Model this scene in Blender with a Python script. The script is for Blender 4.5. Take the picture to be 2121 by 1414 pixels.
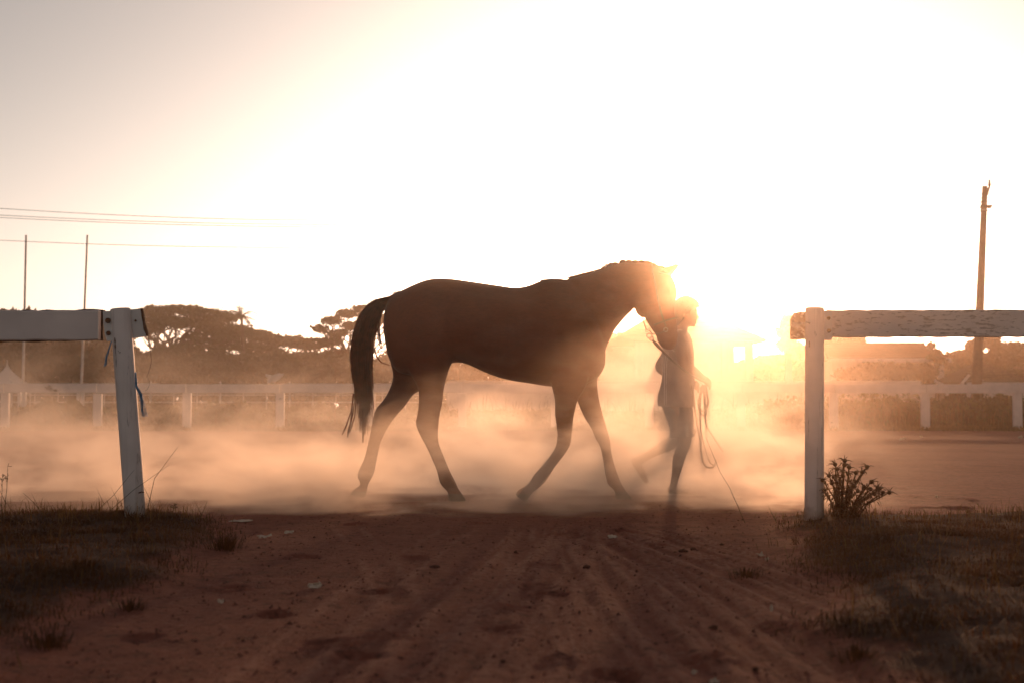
import bpy, bmesh, math, random
import numpy as np
from mathutils import Vector, Matrix

for o in list(bpy.data.objects):
    bpy.data.objects.remove(o, do_unlink=True)
scene = bpy.context.scene
COL = scene.collection
R = math.radians
rng = np.random.default_rng(7)
random.seed(7)

# ------------------------------------------------------------------ camera
F = 2946.0                 # focal length in pixels of the 2121 px wide frame (50 mm on 36 mm)
CAMZ = 0.69
PITCH = math.atan(130.0 / F)
cam_d = bpy.data.cameras.new('camera')
cam = bpy.data.objects.new('camera', cam_d)
COL.objects.link(cam)
cam.location = (0, 0, CAMZ)
cam.rotation_euler = (math.pi / 2 + PITCH, 0, 0)
cam_d.sensor_width = 36.0
cam_d.lens = 50.0
cam_d.clip_start = 0.05
cam_d.clip_end = 3000
cam_d.dof.use_dof = True
cam_d.dof.focus_distance = 10.3
cam_d.dof.aperture_fstop = 3.6
scene.camera = cam

# ------------------------------------------------------------------ sky, sun, exposure
SUN_EL, SUN_AZ = R(4.8), R(7.5)         # elevation, azimuth to the right of +Y
world = bpy.data.worlds.new('World')
scene.world = world
world.use_nodes = True
wn, wl = world.node_tree.nodes, world.node_tree.links
wn.clear()
sky = wn.new('ShaderNodeTexSky')
sky.sky_type = 'NISHITA'
sky.sun_disc = False
sky.sun_elevation = SUN_EL
sky.sun_rotation = SUN_AZ
sky.altitude = 0
sky.air_density = 0.7
sky.dust_density = 0.9
sky.ozone_density = 0.1
bg = wn.new('ShaderNodeBackground')
bg.inputs['Strength'].default_value = 0.112
wo = wn.new('ShaderNodeOutputWorld')
tint = wn.new('ShaderNodeMix')            # even warm white balance over the whole sky
tint.data_type = 'RGBA'; tint.blend_type = 'MULTIPLY'
tint.inputs[0].default_value = 1.0
tint.inputs[7].default_value = (1.0, 0.915, 0.895, 1)
hsv = wn.new('ShaderNodeHueSaturation')   # hazy, washed evening sky
hsv.inputs['Saturation'].default_value = 0.42
wl.new(sky.outputs['Color'], hsv.inputs['Color'])
wl.new(hsv.outputs['Color'], tint.inputs[6])
wl.new(tint.outputs[2], bg.inputs['Color'])
wl.new(bg.outputs['Background'], wo.inputs['Surface'])

sd = bpy.data.lights.new('sun', 'SUN')
sd.energy = 2.6
sd.angle = R(0.6)
sd.color = (1.0, 0.50, 0.26)
sun = bpy.data.objects.new('sun', sd)
COL.objects.link(sun)
sdir = Vector((math.sin(SUN_AZ) * math.cos(SUN_EL), math.cos(SUN_AZ) * math.cos(SUN_EL), math.sin(SUN_EL)))
sun.rotation_euler = sdir.to_track_quat('Z', 'Y').to_euler()
sun.location = sdir * 60

vs = scene.view_settings
vs.view_transform = 'Standard'
vs.look = 'None'
vs.exposure = 0.0
vs.gamma = 1.0
vs.use_curve_mapping = False
cy = scene.cycles
cy.use_denoising = True
cy.max_bounces = 6
cy.diffuse_bounces = 2
cy.glossy_bounces = 2
cy.transmission_bounces = 2
cy.transparent_max_bounces = 12
cy.volume_bounces = 1
cy.volume_step_rate = 1.0
cy.volume_max_steps = 256
cy.sample_clamp_indirect = 6.0

# ------------------------------------------------------------------ helpers
def at(px, py, Y):
    """point at world depth Y that the photograph shows at pixel (px, py)"""
    cp, sp = math.cos(PITCH), math.sin(PITCH)
    a, b = (px - 1060.5) / F, (707.0 - py) / F
    d = (a, cp - b * sp, sp + b * cp)
    t = Y / d[1]
    return Vector((a * t, Y, CAMZ + d[2] * t))

def world_off(p):
    v = Vector((0, 0, 0))
    while p is not None:
        v += p.location; p = p.parent
    return np.array(v)

def mesh_obj(name, verts, faces, mat=None, parent=None, smooth=False, loc=None):
    me = bpy.data.meshes.new(name)
    v = np.asarray(verts, dtype=np.float64)
    if parent is not None and v.size:
        v = v - world_off(parent)
    elif loc is not None:
        v = v - np.array(loc)
    me.from_pydata(v.tolist(), [], faces if isinstance(faces, list) else faces.tolist())
    if smooth:
        me.polygons.foreach_set('use_smooth', [True] * len(me.polygons))
    me.update()
    o = bpy.data.objects.new(name, me)
    COL.objects.link(o)
    if mat is not None:
        me.materials.append(mat)
    if parent is not None:
        o.parent = parent
    elif loc is not None:
        o.location = loc
    return o

def quads_obj(name, verts, nquad, mat, parent=None, loc=None, vpf=4):
    """fast build: verts grouped vpf by vpf"""
    me = bpy.data.meshes.new(name)
    v = np.asarray(verts, dtype=np.float32).reshape(-1, 3)
    if parent is not None:
        v = v - world_off(parent).astype(np.float32)
    elif loc is not None:
        v = v - np.array(loc, dtype=np.float32)
    n = len(v) // vpf
    me.vertices.add(len(v))
    me.vertices.foreach_set('co', np.ascontiguousarray(v).ravel())
    me.loops.add(n * vpf)
    me.loops.foreach_set('vertex_index', np.arange(n * vpf, dtype=np.int32))
    me.polygons.add(n)
    me.polygons.foreach_set('loop_start', np.arange(0, n * vpf, vpf, dtype=np.int32))
    me.update(calc_edges=True)
    me.validate()
    me.materials.append(mat)
    o = bpy.data.objects.new(name, me)
    COL.objects.link(o)
    if parent is not None:
        o.parent = parent
    elif loc is not None:
        o.location = loc
    return o

def tag(o, label=None, cat=None, group=None, kind=None):
    if label: o['label'] = label
    if cat: o['category'] = cat
    if group: o['group'] = group
    if kind or cat: o['kind'] = kind or 'thing'
    return o

def empty(name, loc, label=None, cat=None, group=None):
    o = bpy.data.objects.new(name, None)
    o.empty_display_size = 0.1
    o.location = loc
    COL.objects.link(o)
    return tag(o, label, cat, group)

class MB:
    def __init__(s): s.v, s.f = [], []
    def add(s, v, f):
        n = len(s.v)
        s.v.extend([tuple(p) for p in v])
        s.f.extend([tuple(i + n for i in q) for q in f])
        return s
    def obb(s, c, ax, ay, az):
        c, ax, ay, az = map(Vector, (c, ax, ay, az))
        v = [c + sx * ax + sy * ay + sz * az for sz in (-1, 1) for sy in (-1, 1) for sx in (-1, 1)]
        f = [(0, 2, 3, 1), (4, 5, 7, 6), (0, 1, 5, 4), (2, 6, 7, 3), (0, 4, 6, 2), (1, 3, 7, 5)]
        return s.add(v, f)
    def box(s, x0, x1, y0, y1, z0, z1):
        return s.obb(((x0+x1)/2, (y0+y1)/2, (z0+z1)/2), ((x1-x0)/2, 0, 0), (0, (y1-y0)/2, 0), (0, 0, (z1-z0)/2))
    def tube(s, pts, rad, n=6, closed=False, caps=True):
        pts = [Vector(p) for p in pts]
        m = len(pts)
        rad = [rad] * m if not hasattr(rad, '__len__') else rad
        rings = []
        up = Vector((0.13, 0.31, 0.94)).normalized()
        for i, p in enumerate(pts):
            a = pts[i - 1] if (i > 0 or closed) else pts[i]
            b = pts[(i + 1) % m] if (i < m - 1 or closed) else pts[i]
            t = (b - a).normalized() if (b - a).length > 1e-9 else Vector((0, 0, 1))
            if abs(t.dot(up)) > 0.95: up = Vector((0.9, 0.3, 0.1)).normalized()
            u = t.cross(up).normalized()
            w = u.cross(t).normalized()
            rings.append([p + rad[i] * (math.cos(k * 2 * math.pi / n) * u + math.sin(k * 2 * math.pi / n) * w) for k in range(n)])
            up = w
        v = [q for r in rings for q in r]
        f = []
        for i in range(m if closed else m - 1):
            j = (i + 1) % m
            for k in range(n):
                f.append((i*n+k, i*n+(k+1) % n, j*n+(k+1) % n, j*n+k))
        if caps and not closed:
            f.append(tuple(range(n))[::-1])
            f.append(tuple((m-1)*n+k for k in range(n)))
        return s.add(v, f)
    def ellipsoid(s, c, r, nu=12, nv=8, rot=None):
        c = Vector(c)
        v, f = [], []
        for j in range(nv + 1):
            ph = math.pi * j / nv
            for i in range(nu):
                th = 2 * math.pi * i / nu
                q = Vector((r[0]*math.sin(ph)*math.cos(th), r[1]*math.sin(ph)*math.sin(th), r[2]*math.cos(ph)))
                if rot is not None: q = rot @ q
                v.append(c + q)
        for j in range(nv):
            for i in range(nu):
                f.append((j*nu+i, (j+1)*nu+i, (j+1)*nu+(i+1) % nu, j*nu+(i+1) % nu))
        return s.add(v, f)
    def loft(s, secs, n=20, sub=3, egg=0.0, power=1.0):
        """secs: (P, Q, hw): section spans P..Q in one direction and +-hw in depth (world Y)"""
        A = np.array([[*p, *q, h] for p, q, h in secs], dtype=float)
        m = len(A)
        out = []
        for i in range(m - 1):
            p0, p1, p2, p3 = A[max(i-1, 0)], A[i], A[i+1], A[min(i+2, m-1)]
            for k in range(sub):
                t = k / sub
                out.append(0.5*((2*p1) + (-p0+p2)*t + (2*p0-5*p1+4*p2-p3)*t*t + (-p0+3*p1-3*p2+p3)*t**3))
        out.append(A[-1])
        v, f = [], []
        for a in out:
            P, Q, h = a[:3], a[3:6], max(a[6], 0.004)
            c, u = (P + Q) / 2, (P - Q) / 2
            for k in range(n):
                th = 2 * math.pi * k / n
                sn, cs = math.sin(th), math.cos(th)
                sn2 = math.copysign(abs(sn) ** power, sn); cs2 = math.copysign(abs(cs) ** power, cs)
                v.append(c + u * sn2 + np.array((0, h * cs2 * (1 - egg * sn), 0)))
        M = len(out)
        for i in range(M - 1):
            for k in range(n):
                f.append((i*n+k, i*n+(k+1) % n, (i+1)*n+(k+1) % n, (i+1)*n+k))
        f.append(tuple(range(n))[::-1]); f.append(tuple((M-1)*n+k for k in range(n)))
        return s.add(v, f)
    def obj(s, name, mat=None, parent=None, smooth=False, loc=None):
        return mesh_obj(name, s.v, s.f, mat, parent, smooth, loc)

def bevel(o, w, seg=2):
    m = o.modifiers.new('bevel', 'BEVEL')
    m.width = w; m.segments = seg; m.limit_method = 'ANGLE'
    return o

def remeshed(mb, voxel, smooth_it, name, mats, parent, zmin=None, post=None):
    me = bpy.data.meshes.new('raw')
    me.from_pydata([tuple(p) for p in mb.v], [], mb.f)
    bm = bmesh.new(); bm.from_mesh(me)
    bmesh.ops.recalc_face_normals(bm, faces=bm.faces)
    bm.to_mesh(me); bm.free()
    t = bpy.data.objects.new('raw', me); COL.objects.link(t)
    r = t.modifiers.new('r', 'REMESH'); r.mode = 'VOXEL'; r.voxel_size = voxel
    if smooth_it:
        sm = t.modifiers.new('s', 'SMOOTH'); sm.factor = 0.5; sm.iterations = smooth_it
    dg = bpy.context.evaluated_depsgraph_get()
    out = bpy.data.meshes.new_from_object(t.evaluated_get(dg))
    bpy.data.objects.remove(t, do_unlink=True)
    n = len(out.vertices)
    co = np.empty(n * 3); out.vertices.foreach_get('co', co); co = co.reshape(-1, 3)
    if post is not None: co = post(co)
    if zmin is not None: co[:, 2] = np.maximum(co[:, 2], zmin)
    co = co - np.array(parent.location)
    out.vertices.foreach_set('co', co.ravel())
    out.polygons.foreach_set('use_smooth', [True] * len(out.polygons))
    out.update()
    out.name = name
    o = bpy.data.objects.new(name, out); COL.objects.link(o)
    o.parent = parent
    out.materials.clear()
    for m in mats: out.materials.append(m)
    return o

def vnoise(x, y, seed=0):
    x = np.asarray(x, float); y = np.asarray(y, float)
    xi, yi = np.floor(x).astype(np.int64), np.floor(y).astype(np.int64)
    xf, yf = x - xi, y - yi
    def h(a, b):
        n = (a * 374761393 + b * 668265263 + seed * 974711) & 0x7fffffff
        n = ((n ^ (n >> 13)) * 1274126177) & 0x7fffffff
        return ((n ^ (n >> 16)) & 0xffff) / 65535.0
    u, v = xf*xf*(3-2*xf), yf*yf*(3-2*yf)
    return (h(xi, yi)*(1-u) + h(xi+1, yi)*u)*(1-v) + (h(xi, yi+1)*(1-u) + h(xi+1, yi+1)*u)*v

def fbm(x, y, oct=4, seed=0):
    s, a, t = 0, 1.0, 0
    for i in range(oct):
        s = s + a * vnoise(x * 2**i + 17.3*i, y * 2**i - 9.1*i, seed + i); t += a; a *= 0.5
    return s / t - 0.5

def sstep(a, b, x):
    t = np.clip((np.asarray(x, float) - a) / (b - a), 0, 1)
    return t * t * (3 - 2 * t)

# ------------------------------------------------------------------ materials
class NT:
    def __init__(s, name):
        s.m = bpy.data.materials.new(name); s.m.use_nodes = True
        s.n, s.l = s.m.node_tree.nodes, s.m.node_tree.links
        s.p = s.n['Principled BSDF']; s.out = s.n['Material Output']
    def new(s, t, **kw):
        nd = s.n.new(t)
        for k, v in kw.items():
            if k in nd.inputs: nd.inputs[k].default_value = v
            else: setattr(nd, k, v)
        return nd
    def link(s, a, b): s.l.new(a, b)
    def coord(s, kind='Object', scale=(1, 1, 1)):
        tc = s.new('ShaderNodeTexCoord'); mp = s.new('ShaderNodeMapping')
        mp.inputs['Scale'].default_value = scale
        s.link(tc.outputs[kind], mp.inputs['Vector'])
        return mp.outputs['Vector']
    def noise(s, scale, detail=4, vec=None, rough=0.55):
        nd = s.new('ShaderNodeTexNoise', Scale=scale, Detail=detail, Roughness=rough)
        s.link(vec if vec is not None else s.coord(), nd.inputs['Vector'])
        return nd.outputs['Fac']
    def ramp(s, fac, stops):
        nd = s.new('ShaderNodeValToRGB')
        e = nd.color_ramp.elements
        while len(e) < len(stops): e.new(0.5)
        for el, (p, c) in zip(e, stops):
            el.position = p; el.color = (*c, 1) if len(c) == 3 else c
        s.link(fac, nd.inputs['Fac'])
        return nd.outputs['Color']
    def mix(s, fac, a, b, mode='MIX'):
        nd = s.new('ShaderNodeMix', data_type='RGBA', blend_type=mode)
        for i, x in ((0, fac), (6, a), (7, b)):
            if hasattr(x, 'links'): s.link(x, nd.inputs[i])
            else: nd.inputs[i].default_value = x if i == 0 else (*x, 1)
        return nd.outputs[2]
    def math(s, op, a, b=None, c=None):
        nd = s.new('ShaderNodeMath', operation=op)
        for i, x in enumerate((a, b, c)):
            if x is None: continue
            if hasattr(x, 'links'): s.link(x, nd.inputs[i])
            else: nd.inputs[i].default_value = x
        return nd.outputs[0]
    def bump(s, h, strength=0.3, dist=0.01):
        nd = s.new('ShaderNodeBump', Strength=strength, Distance=dist)
        s.link(h, nd.inputs['Height']); s.link(nd.outputs['Normal'], s.p.inputs['Normal'])
    def base(s, c):
        if hasattr(c, 'links'): s.link(c, s.p.inputs['Base Color'])
        else: s.p.inputs['Base Color'].default_value = (*c, 1)
    def set(s, **kw):
        for k, v in kw.items(): s.p.inputs[k.replace('_', ' ')].default_value = v
        return s.m

def plain(name, c, rough=0.7, var=0.25, scale=8, spec=0.3, metal=0.0):
    t = NT(name)
    f = t.noise(scale)
    lo, hi = tuple(x*(1-var) for x in c), tuple(min(1, x*(1+var)) for x in c)
    t.base(t.ramp(f, [(0.3, lo), (0.7, hi)]))
    t.set(Roughness=rough, Metallic=metal)
    t.p.inputs['Specular IOR Level'].default_value = spec
    return t.m

def leafmat(name, c, trans=0.35, var=0.5, scale=0.6, rough=0.6):
    t = NT(name)
    f = t.noise(scale, 3)
    col = t.ramp(f, [(0.3, tuple(x*(1-var) for x in c)), (0.7, tuple(x*(1+var) for x in c))])
    t.base(col); t.set(Roughness=rough)
    t.p.inputs['Specular IOR Level'].default_value = 0.2
    tr = t.new('ShaderNodeBsdfTranslucent')
    t.link(col, tr.inputs['Color'])
    mx = t.new('ShaderNodeMixShader', Fac=trans)
    t.link(t.p.outputs[0], mx.inputs[1]); t.link(tr.outputs[0], mx.inputs[2])
    t.link(mx.outputs[0], t.out.inputs['Surface'])
    return t.m

def painted(name, white=(0.86, 0.74, 0.69), under=(0.16, 0.11, 0.08), amount=0.5, stretch=(1, 1, 1), scale=9, foot=False):
    t = NT(name)
    v = t.coord('Object', stretch)
    f1 = t.noise(scale, 7, v, 0.68)
    f2 = t.noise(1.6, 3)
    thr = t.math('MULTIPLY_ADD', f2, 0.35, f1)
    chips = t.ramp(thr, [(amount, (1, 1, 1)), (amount + 0.05, (0, 0, 0))])
    grime = t.ramp(t.noise(3.5, 5), [(0.35, tuple(x*0.82 for x in white)), (0.7, white)])
    col = t.mix(chips, grime, under)
    if foot:
        sp_ = t.new('ShaderNodeSeparateXYZ'); t.link(t.coord('Object'), sp_.inputs[0])
        dirt_ = t.math('SUBTRACT', t.math('MULTIPLY', t.noise(9, 5), 0.75), t.math('MULTIPLY', sp_.outputs[2], 1.9))
        col = t.mix(t.ramp(dirt_, [(0.05, (0, 0, 0)), (0.36, (0.85, 0.85, 0.85))]), col, (0.17, 0.075, 0.048))
        ck = t.noise(1.0, 3, t.coord('Object', (34, 34, 1.3)), 0.6)
        col = t.mix(t.ramp(ck, [(0.60, (0, 0, 0)), (0.612, (0.7, 0.7, 0.7)), (0.624, (0, 0, 0))]), col, (0.14, 0.09, 0.07))
        st_ = t.ramp(t.noise(2.2, 5, t.coord('Object', (6, 6, 0.5)), 0.65), [(0.52, (0, 0, 0)), (0.75, (0.45, 0.45, 0.45))])
        col = t.mix(st_, col, (0.36, 0.26, 0.21))
    t.base(col)
    t.set(Roughness=0.6)
    t.bump(f1, 0.25, 0.004)
    return t.m

M = {}
M['post_paint'] = painted('weathered_white_post_paint', amount=0.45, stretch=(1, 1, 0.45), scale=14, foot=True)
M['rail_paint'] = painted('weathered_white_rail_paint', white=(0.84, 0.71, 0.65), under=(0.40, 0.30, 0.25), amount=0.56, stretch=(0.5, 1.5, 2.0), scale=40)
M['rail_paint2'] = painted('dull_white_rail_paint', white=(0.82, 0.68, 0.63), amount=0.44, stretch=(0.25, 1.5, 2.2), scale=8)
M['far_paint'] = painted('far_white_fence_paint', white=(0.86, 0.74, 0.68), amount=0.45, stretch=(0.4, 1, 1), scale=3)
M['rust_plate'] = painted('rusted_painted_plate', white=(0.78, 0.72, 0.68), under=(0.10, 0.045, 0.025), amount=0.47, scale=22)
M['rust_flake'] = painted('rusted_flaking_plate', white=(0.6, 0.55, 0.48), under=(0.09, 0.045, 0.022), amount=0.66, scale=16)
M['rust'] = plain('rust', (0.11, 0.045, 0.022), 0.85, 0.4, 40)
M['wood_dark'] = plain('dark_wood', (0.07, 0.045, 0.032), 0.85, 0.4, 12)
M['clod'] = plain('dark_dirt', (0.10, 0.034, 0.021), 0.95, 0.35, 20)
M['crumb'] = plain('dirt_crumb', (0.17, 0.062, 0.040), 0.95, 0.5, 9)
M['wall'] = painted('white_wall_plaster', white=(0.8, 0.70, 0.64), under=(0.55, 0.46, 0.4), amount=0.5, scale=1.2)
M['pipe'] = plain('white_pipe_paint', (0.6, 0.57, 0.54), 0.45, 0.2, 4)
M['concrete'] = plain('concrete', (0.42, 0.38, 0.33), 0.9, 0.25, 5)
M['canvas'] = plain('white_canvas', (0.6, 0.56, 0.53), 0.8, 0.1, 2)
M['rooftile'] = plain('roof_tile', (0.17, 0.075, 0.045), 0.85, 0.3, 3)
M['thatch'] = plain('thatch', (0.10, 0.07, 0.045), 0.95, 0.4, 6)
M['bark'] = plain('bark', (0.09, 0.065, 0.045), 0.95, 0.35, 6)
M['pole'] = plain('pole_wood', (0.16, 0.11, 0.08), 0.85, 0.3, 3)
M['iron'] = plain('dark_iron', (0.06, 0.05, 0.045), 0.5, 0.3, 10, metal=0.6)
M['wire'] = plain('wire', (0.04, 0.03, 0.025), 0.6, 0.1, 3)
M['leaf'] = leafmat('leaf', (0.055, 0.060, 0.022))
M['leaf2'] = leafmat('leaf_dark', (0.040, 0.045, 0.018))
M['weed'] = leafmat('weed_leaf', (0.10, 0.095, 0.03), 0.45, 0.5, 1.5)
M['drygrass'] = leafmat('dry_grass', (0.15, 0.085, 0.03), 0.45, 0.6, 2.2)
M['vergegrass'] = leafmat('verge_grass', (0.105, 0.044, 0.016), 0.35, 0.6, 2.6)
M['stalk'] = leafmat('dry_stalk', (0.12, 0.085, 0.045), 0.3, 0.3, 6)
M['thistle'] = leafmat('dry_thistle', (0.078, 0.031, 0.013), 0.25, 0.4, 10)
M['scrap'] = plain('litter_paper', (0.58, 0.43, 0.32), 0.6, 0.15, 30)
M['twine'] = plain('blue_twine', (0.10, 0.25, 0.42), 0.5, 0.3, 40)
M['leather'] = plain('bridle_leather', (0.05, 0.03, 0.02), 0.5, 0.3, 30)
M['steel'] = plain('bit_steel', (0.3, 0.26, 0.22), 0.4, 0.1, 30, metal=1.0)
M['rope'] = plain('lead_rope', (0.22, 0.16, 0.10), 0.7, 0.3, 60)
M['skin'] = plain('skin', (0.30, 0.15, 0.09), 0.55, 0.12, 12)
M['hair'] = plain('hair', (0.02, 0.014, 0.01), 0.5, 0.3, 60)
M['shirt'] = plain('tank_top_cloth', (0.34, 0.26, 0.22), 0.85, 0.2, 10)
M['piping'] = plain('white_piping', (0.65, 0.6, 0.55), 0.8, 0.1, 10)
M['shorts'] = plain('shorts_cloth', (0.15, 0.10, 0.08), 0.85, 0.25, 10)

t = NT('horse_coat')
v = t.coord('Object', (1, 1, 1))
f = t.noise(2.5, 4, v)
f2 = t.noise(90, 2, t.coord('Object', (0.3, 1, 1)))
t.base(t.mix(0.25, t.ramp(f, [(0.3, (0.125, 0.0190, 0.0065)), (0.7, (0.20, 0.032, 0.0105))]), t.ramp(f2, [(0.3, (0.06, 0.009, 0.0035)), (0.7, (0.24, 0.044, 0.016))])))
t.set(Roughness=0.55)
t.p.inputs['Specular IOR Level'].default_value = 0.12
t.p.inputs['Sheen Weight'].default_value = 0.05
t.p.inputs['Sheen Roughness'].default_value = 0.4
t.bump(f2, 0.12, 0.004)
M['coat'] = t.m
M['hoof'] = plain('hoof_horn', (0.06, 0.04, 0.03), 0.6, 0.3, 20)
M['mane'] = leafmat('horse_hair', (0.20, 0.034, 0.012), 0.45, 0.4, 20, 0.5)

# ground: bare reddish dirt, greyer and darker humus on the verges (where the grass roots)
t = NT('dirt')
P = t.coord('Object')
big = t.noise(0.55, 4, P)
mid = t.noise(5.0, 6, P, 0.65)
fine = t.noise(60.0, 4, P, 0.7)
dirt = t.ramp(mid, [(0.3, (0.180, 0.052, 0.030)), (0.55, (0.265, 0.080, 0.048)), (0.75, (0.345, 0.115, 0.071))])
dirt = t.mix(t.ramp(big, [(0.4, (0, 0, 0)), (0.65, (1, 1, 1))]), dirt, (0.295, 0.095, 0.058))
streak = t.noise(26.0, 5, t.coord('Object', (1.0, 0.10, 1.0)), 0.6)
trk = t.new('ShaderNodeAttribute', attribute_name='track')
dirt = t.mix(t.ramp(t.math('MULTIPLY_ADD', t.math('SUBTRACT', streak, 0.5), 1.2, trk.outputs['Fac']), [(0.25, (0, 0, 0)), (0.9, (1, 1, 1))]), dirt, (0.37, 0.145, 0.092))
spk = t.noise(17.0, 6, P, 0.8)
dirt = t.mix(t.ramp(spk, [(0.36, (0.9, 0.9, 0.9)), (0.49, (0, 0, 0))]), dirt, (0.115, 0.036, 0.022))
spl = t.ramp(t.noise(34.0, 5, P, 0.85), [(0.58, (0, 0, 0)), (0.66, (0.8, 0.8, 0.8))])
dirt = t.mix(spl, dirt, (0.36, 0.18, 0.12))
at_ = t.new('ShaderNodeAttribute', attribute_name='verge')
soil = t.ramp(mid, [(0.3, (0.045, 0.019, 0.011)), (0.7, (0.095, 0.042, 0.024))])
vfac = t.math('MULTIPLY_ADD', t.math('SUBTRACT', mid, 0.5), 0.8, at_.outputs['Fac'])
vm = t.ramp(vfac, [(0.35, (0, 0, 0)), (0.65, (1, 1, 1))])
t.base(t.mix(vm, dirt, soil))
t.set(Roughness=0.95)
t.p.inputs['Specular IOR Level'].default_value = 0.15
grit = t.noise(220.0, 3, P, 0.7)
hsum = t.math('MULTIPLY_ADD', fine, 0.45, t.math('MULTIPLY_ADD', streak, 0.35, t.math('MULTIPLY', mid, 0.8)))
hsum = t.math('MULTIPLY_ADD', grit, 0.12, hsum)
t.bump(hsum, 0.7, 0.035)
M['dirt'] = t.m

# ------------------------------------------------------------------ ground
TRACKS = []   # (x at y=7.4, x at y=3.4, bend, width, depth)
for a, b, c, w, d in [(0.36, 0.52, -0.10, 0.045, 0.016), (0.30, 0.30, -0.07, 0.03, 0.010), (0.42, 0.86, 0.12, 0.05, 0.016),
                      (0.62, 1.02, 0.20, 0.035, 0.011), (0.34, -0.02, 0.02, 0.06, 0.013), (0.28, -0.16, 0.05, 0.05, 0.012),
                      (0.10, -0.34, 0.02, 0.05, 0.010), (0.78, 1.25, 0.22, 0.03, 0.009), (0.86, 1.36, 0.22, 0.025, 0.008),
                      (0.50, 0.70, 0.02, 0.03, 0.009), (-0.35, -0.62, -0.08, 0.06, 0.008), (0.05, 0.10, -0.05, 0.04, 0.008),
                      (-0.8, -0.2, 0.1, 0.05, 0.008), (0.94, 1.47, 0.2, 0.025, 0.008)]:
    TRACKS.append((a, b, c, w, d))
for a, b, c, w, d in list(TRACKS[:10]):
    for k in (-1, 1):
        TRACKS.append((a + k * 0.11, b + k * 0.13, c, 0.017, 0.006))

_pr = random.Random(91)
PRINTS = [(_pr.uniform(-1.3, 1.1), _pr.uniform(3.4, 8.4), _pr.uniform(.045, .062), _pr.uniform(.008, .018), _pr.uniform(0, 6.28)) for _ in range(28)]
PRINTS += [(_pr.uniform(-3.5, 3.5), _pr.uniform(8.6, 13.5), _pr.uniform(.055, .075), _pr.uniform(.012, .025), _pr.uniform(0, 6.28)) for _ in range(40)]

def verge_mask(x, y):
    x = np.asarray(x, float); y = np.asarray(y, float)
    wob = 0.35 * fbm(x * 0.9, y * 0.9, 3, 5) + 0.15 * fbm(x * 4, y * 4, 2, 6)
    L = sstep(-1.15, -1.75, x + wob + 0.10 * (y - 5.5) * (y > 5.5))
    edge = 0.95 + 0.16 * np.clip(y - 5.2, -2, 3)
    Rr = sstep(0, 0.5, x + wob - edge)
    front = sstep(8.95, 8.25, y + 0.5 * wob)
    return np.maximum(L, Rr) * front

def ground_h(x, y):
    x = np.asarray(x, float); y = np.asarray(y, float)
    near = np.exp(-((y - 6) / 9.0) ** 2)
    h = 0.035 * fbm(x * 0.35, y * 0.35, 3, 1) * np.exp(-np.abs(y - 6) / 40)
    h += 0.014 * fbm(x * 1.7, y * 1.7, 3, 2) * near
    h += 0.006 * fbm(x * 8.0, y * 8.0, 3, 3) * near
    vg = verge_mask(x, y)
    h += vg * (0.055 + 0.06 * fbm(x * 1.2, y * 1.2, 3, 8) + 0.022 * fbm(x * 6, y * 6, 2, 9))
    road = (1 - vg) * sstep(8.6, 7.6, y)
    tt = (7.4 - y) / 4.0
    for a, b, c, w, d in TRACKS:
        xc = a + (b - a) * tt + c * tt * (1 - tt) * 2 + 0.004 * np.sin(y * 3 + a * 30)
        q = (x - xc) / w
        h += road * 0.55 * d * (-np.exp(-q * q) + 0.75 * np.exp(-((np.abs(q) - 1.6) / 0.55) ** 2)) * (0.6 + 0.8 * vnoise(y * 1.6 + a * 77, a * 50, 11))
    h += road * 0.0035 * (vnoise(x * 42 + 6 * fbm(x, y * .4, 2, 14), y * 1.1, 13) - .5) * sstep(.35, .6, vnoise(x * 2.2, y * .5, 15))
    if x.size > 1000:
        near_ = (y > 2.5) & (y < 15) & (np.abs(x) < 4)
        xn, yn = x[near_], y[near_]; dh = np.zeros_like(xn)
        for hx, hy, hr, hd, ha in PRINTS:
            u, v = xn - hx, yn - hy
            ca, sa = math.cos(ha), math.sin(ha); u, v = u * ca + v * sa, -u * sa + v * ca
            r = np.sqrt(u * u + (v * 0.85) ** 2) / hr
            dh += hd * (-np.exp(-r ** 4) + 0.55 * np.exp(-((r - 1.35) / .28) ** 2) * (0.6 + 0.6 * np.clip(v / hr, -1, 1)))
        h[near_] += dh * (1 - vg[near_])
    # hoof-churned track beyond the gateway
    h += 0.02 * fbm(x * 3.0, y * 3.0, 3, 12) * sstep(8.6, 9.6, y) * np.exp(-np.clip(y - 9.6, 0, 99) / 14)
    return h

def axis(dense0, dense1, step, lo, hi, grow=1.10):
    mid = list(np.arange(dense0, dense1 + 1e-6, step))
    a, s = [], step
    x = dense0
    while x > lo:
        s *= grow; x -= s; a.append(max(x, lo))
    b, s, x = [], step, mid[-1]
    while x < hi:
        s *= grow; x += s; b.append(min(x, hi))
    return np.array(a[::-1] + mid + b)

xs = axis(-3.2, 3.2, 0.016, -420, 420)
ys = axis(2.6, 9.2, 0.018, -60, 620, 1.07)
X, Y = np.meshgrid(xs, ys)
Z = ground_h(X, Y)
nx, ny = len(xs), len(ys)
me = bpy.data.meshes.new('ground')
me.vertices.add(nx * ny)
me.vertices.foreach_set('co', np.stack([X, Y, Z], -1).astype(np.float32).ravel())
i0 = (np.arange(ny - 1)[:, None] * nx + np.arange(nx - 1)[None, :]).ravel()
fq = np.stack([i0, i0 + 1, i0 + nx + 1, i0 + nx], -1).astype(np.int32)
me.loops.add(fq.size); me.loops.foreach_set('vertex_index', fq.ravel())
me.polygons.add(len(fq)); me.polygons.foreach_set('loop_start', np.arange(0, fq.size, 4, dtype=np.int32))
me.polygons.foreach_set('use_smooth', np.ones(len(fq), dtype=bool))
me.update(calc_edges=True)
at_v = me.attributes.new('verge', 'FLOAT', 'POINT')
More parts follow.
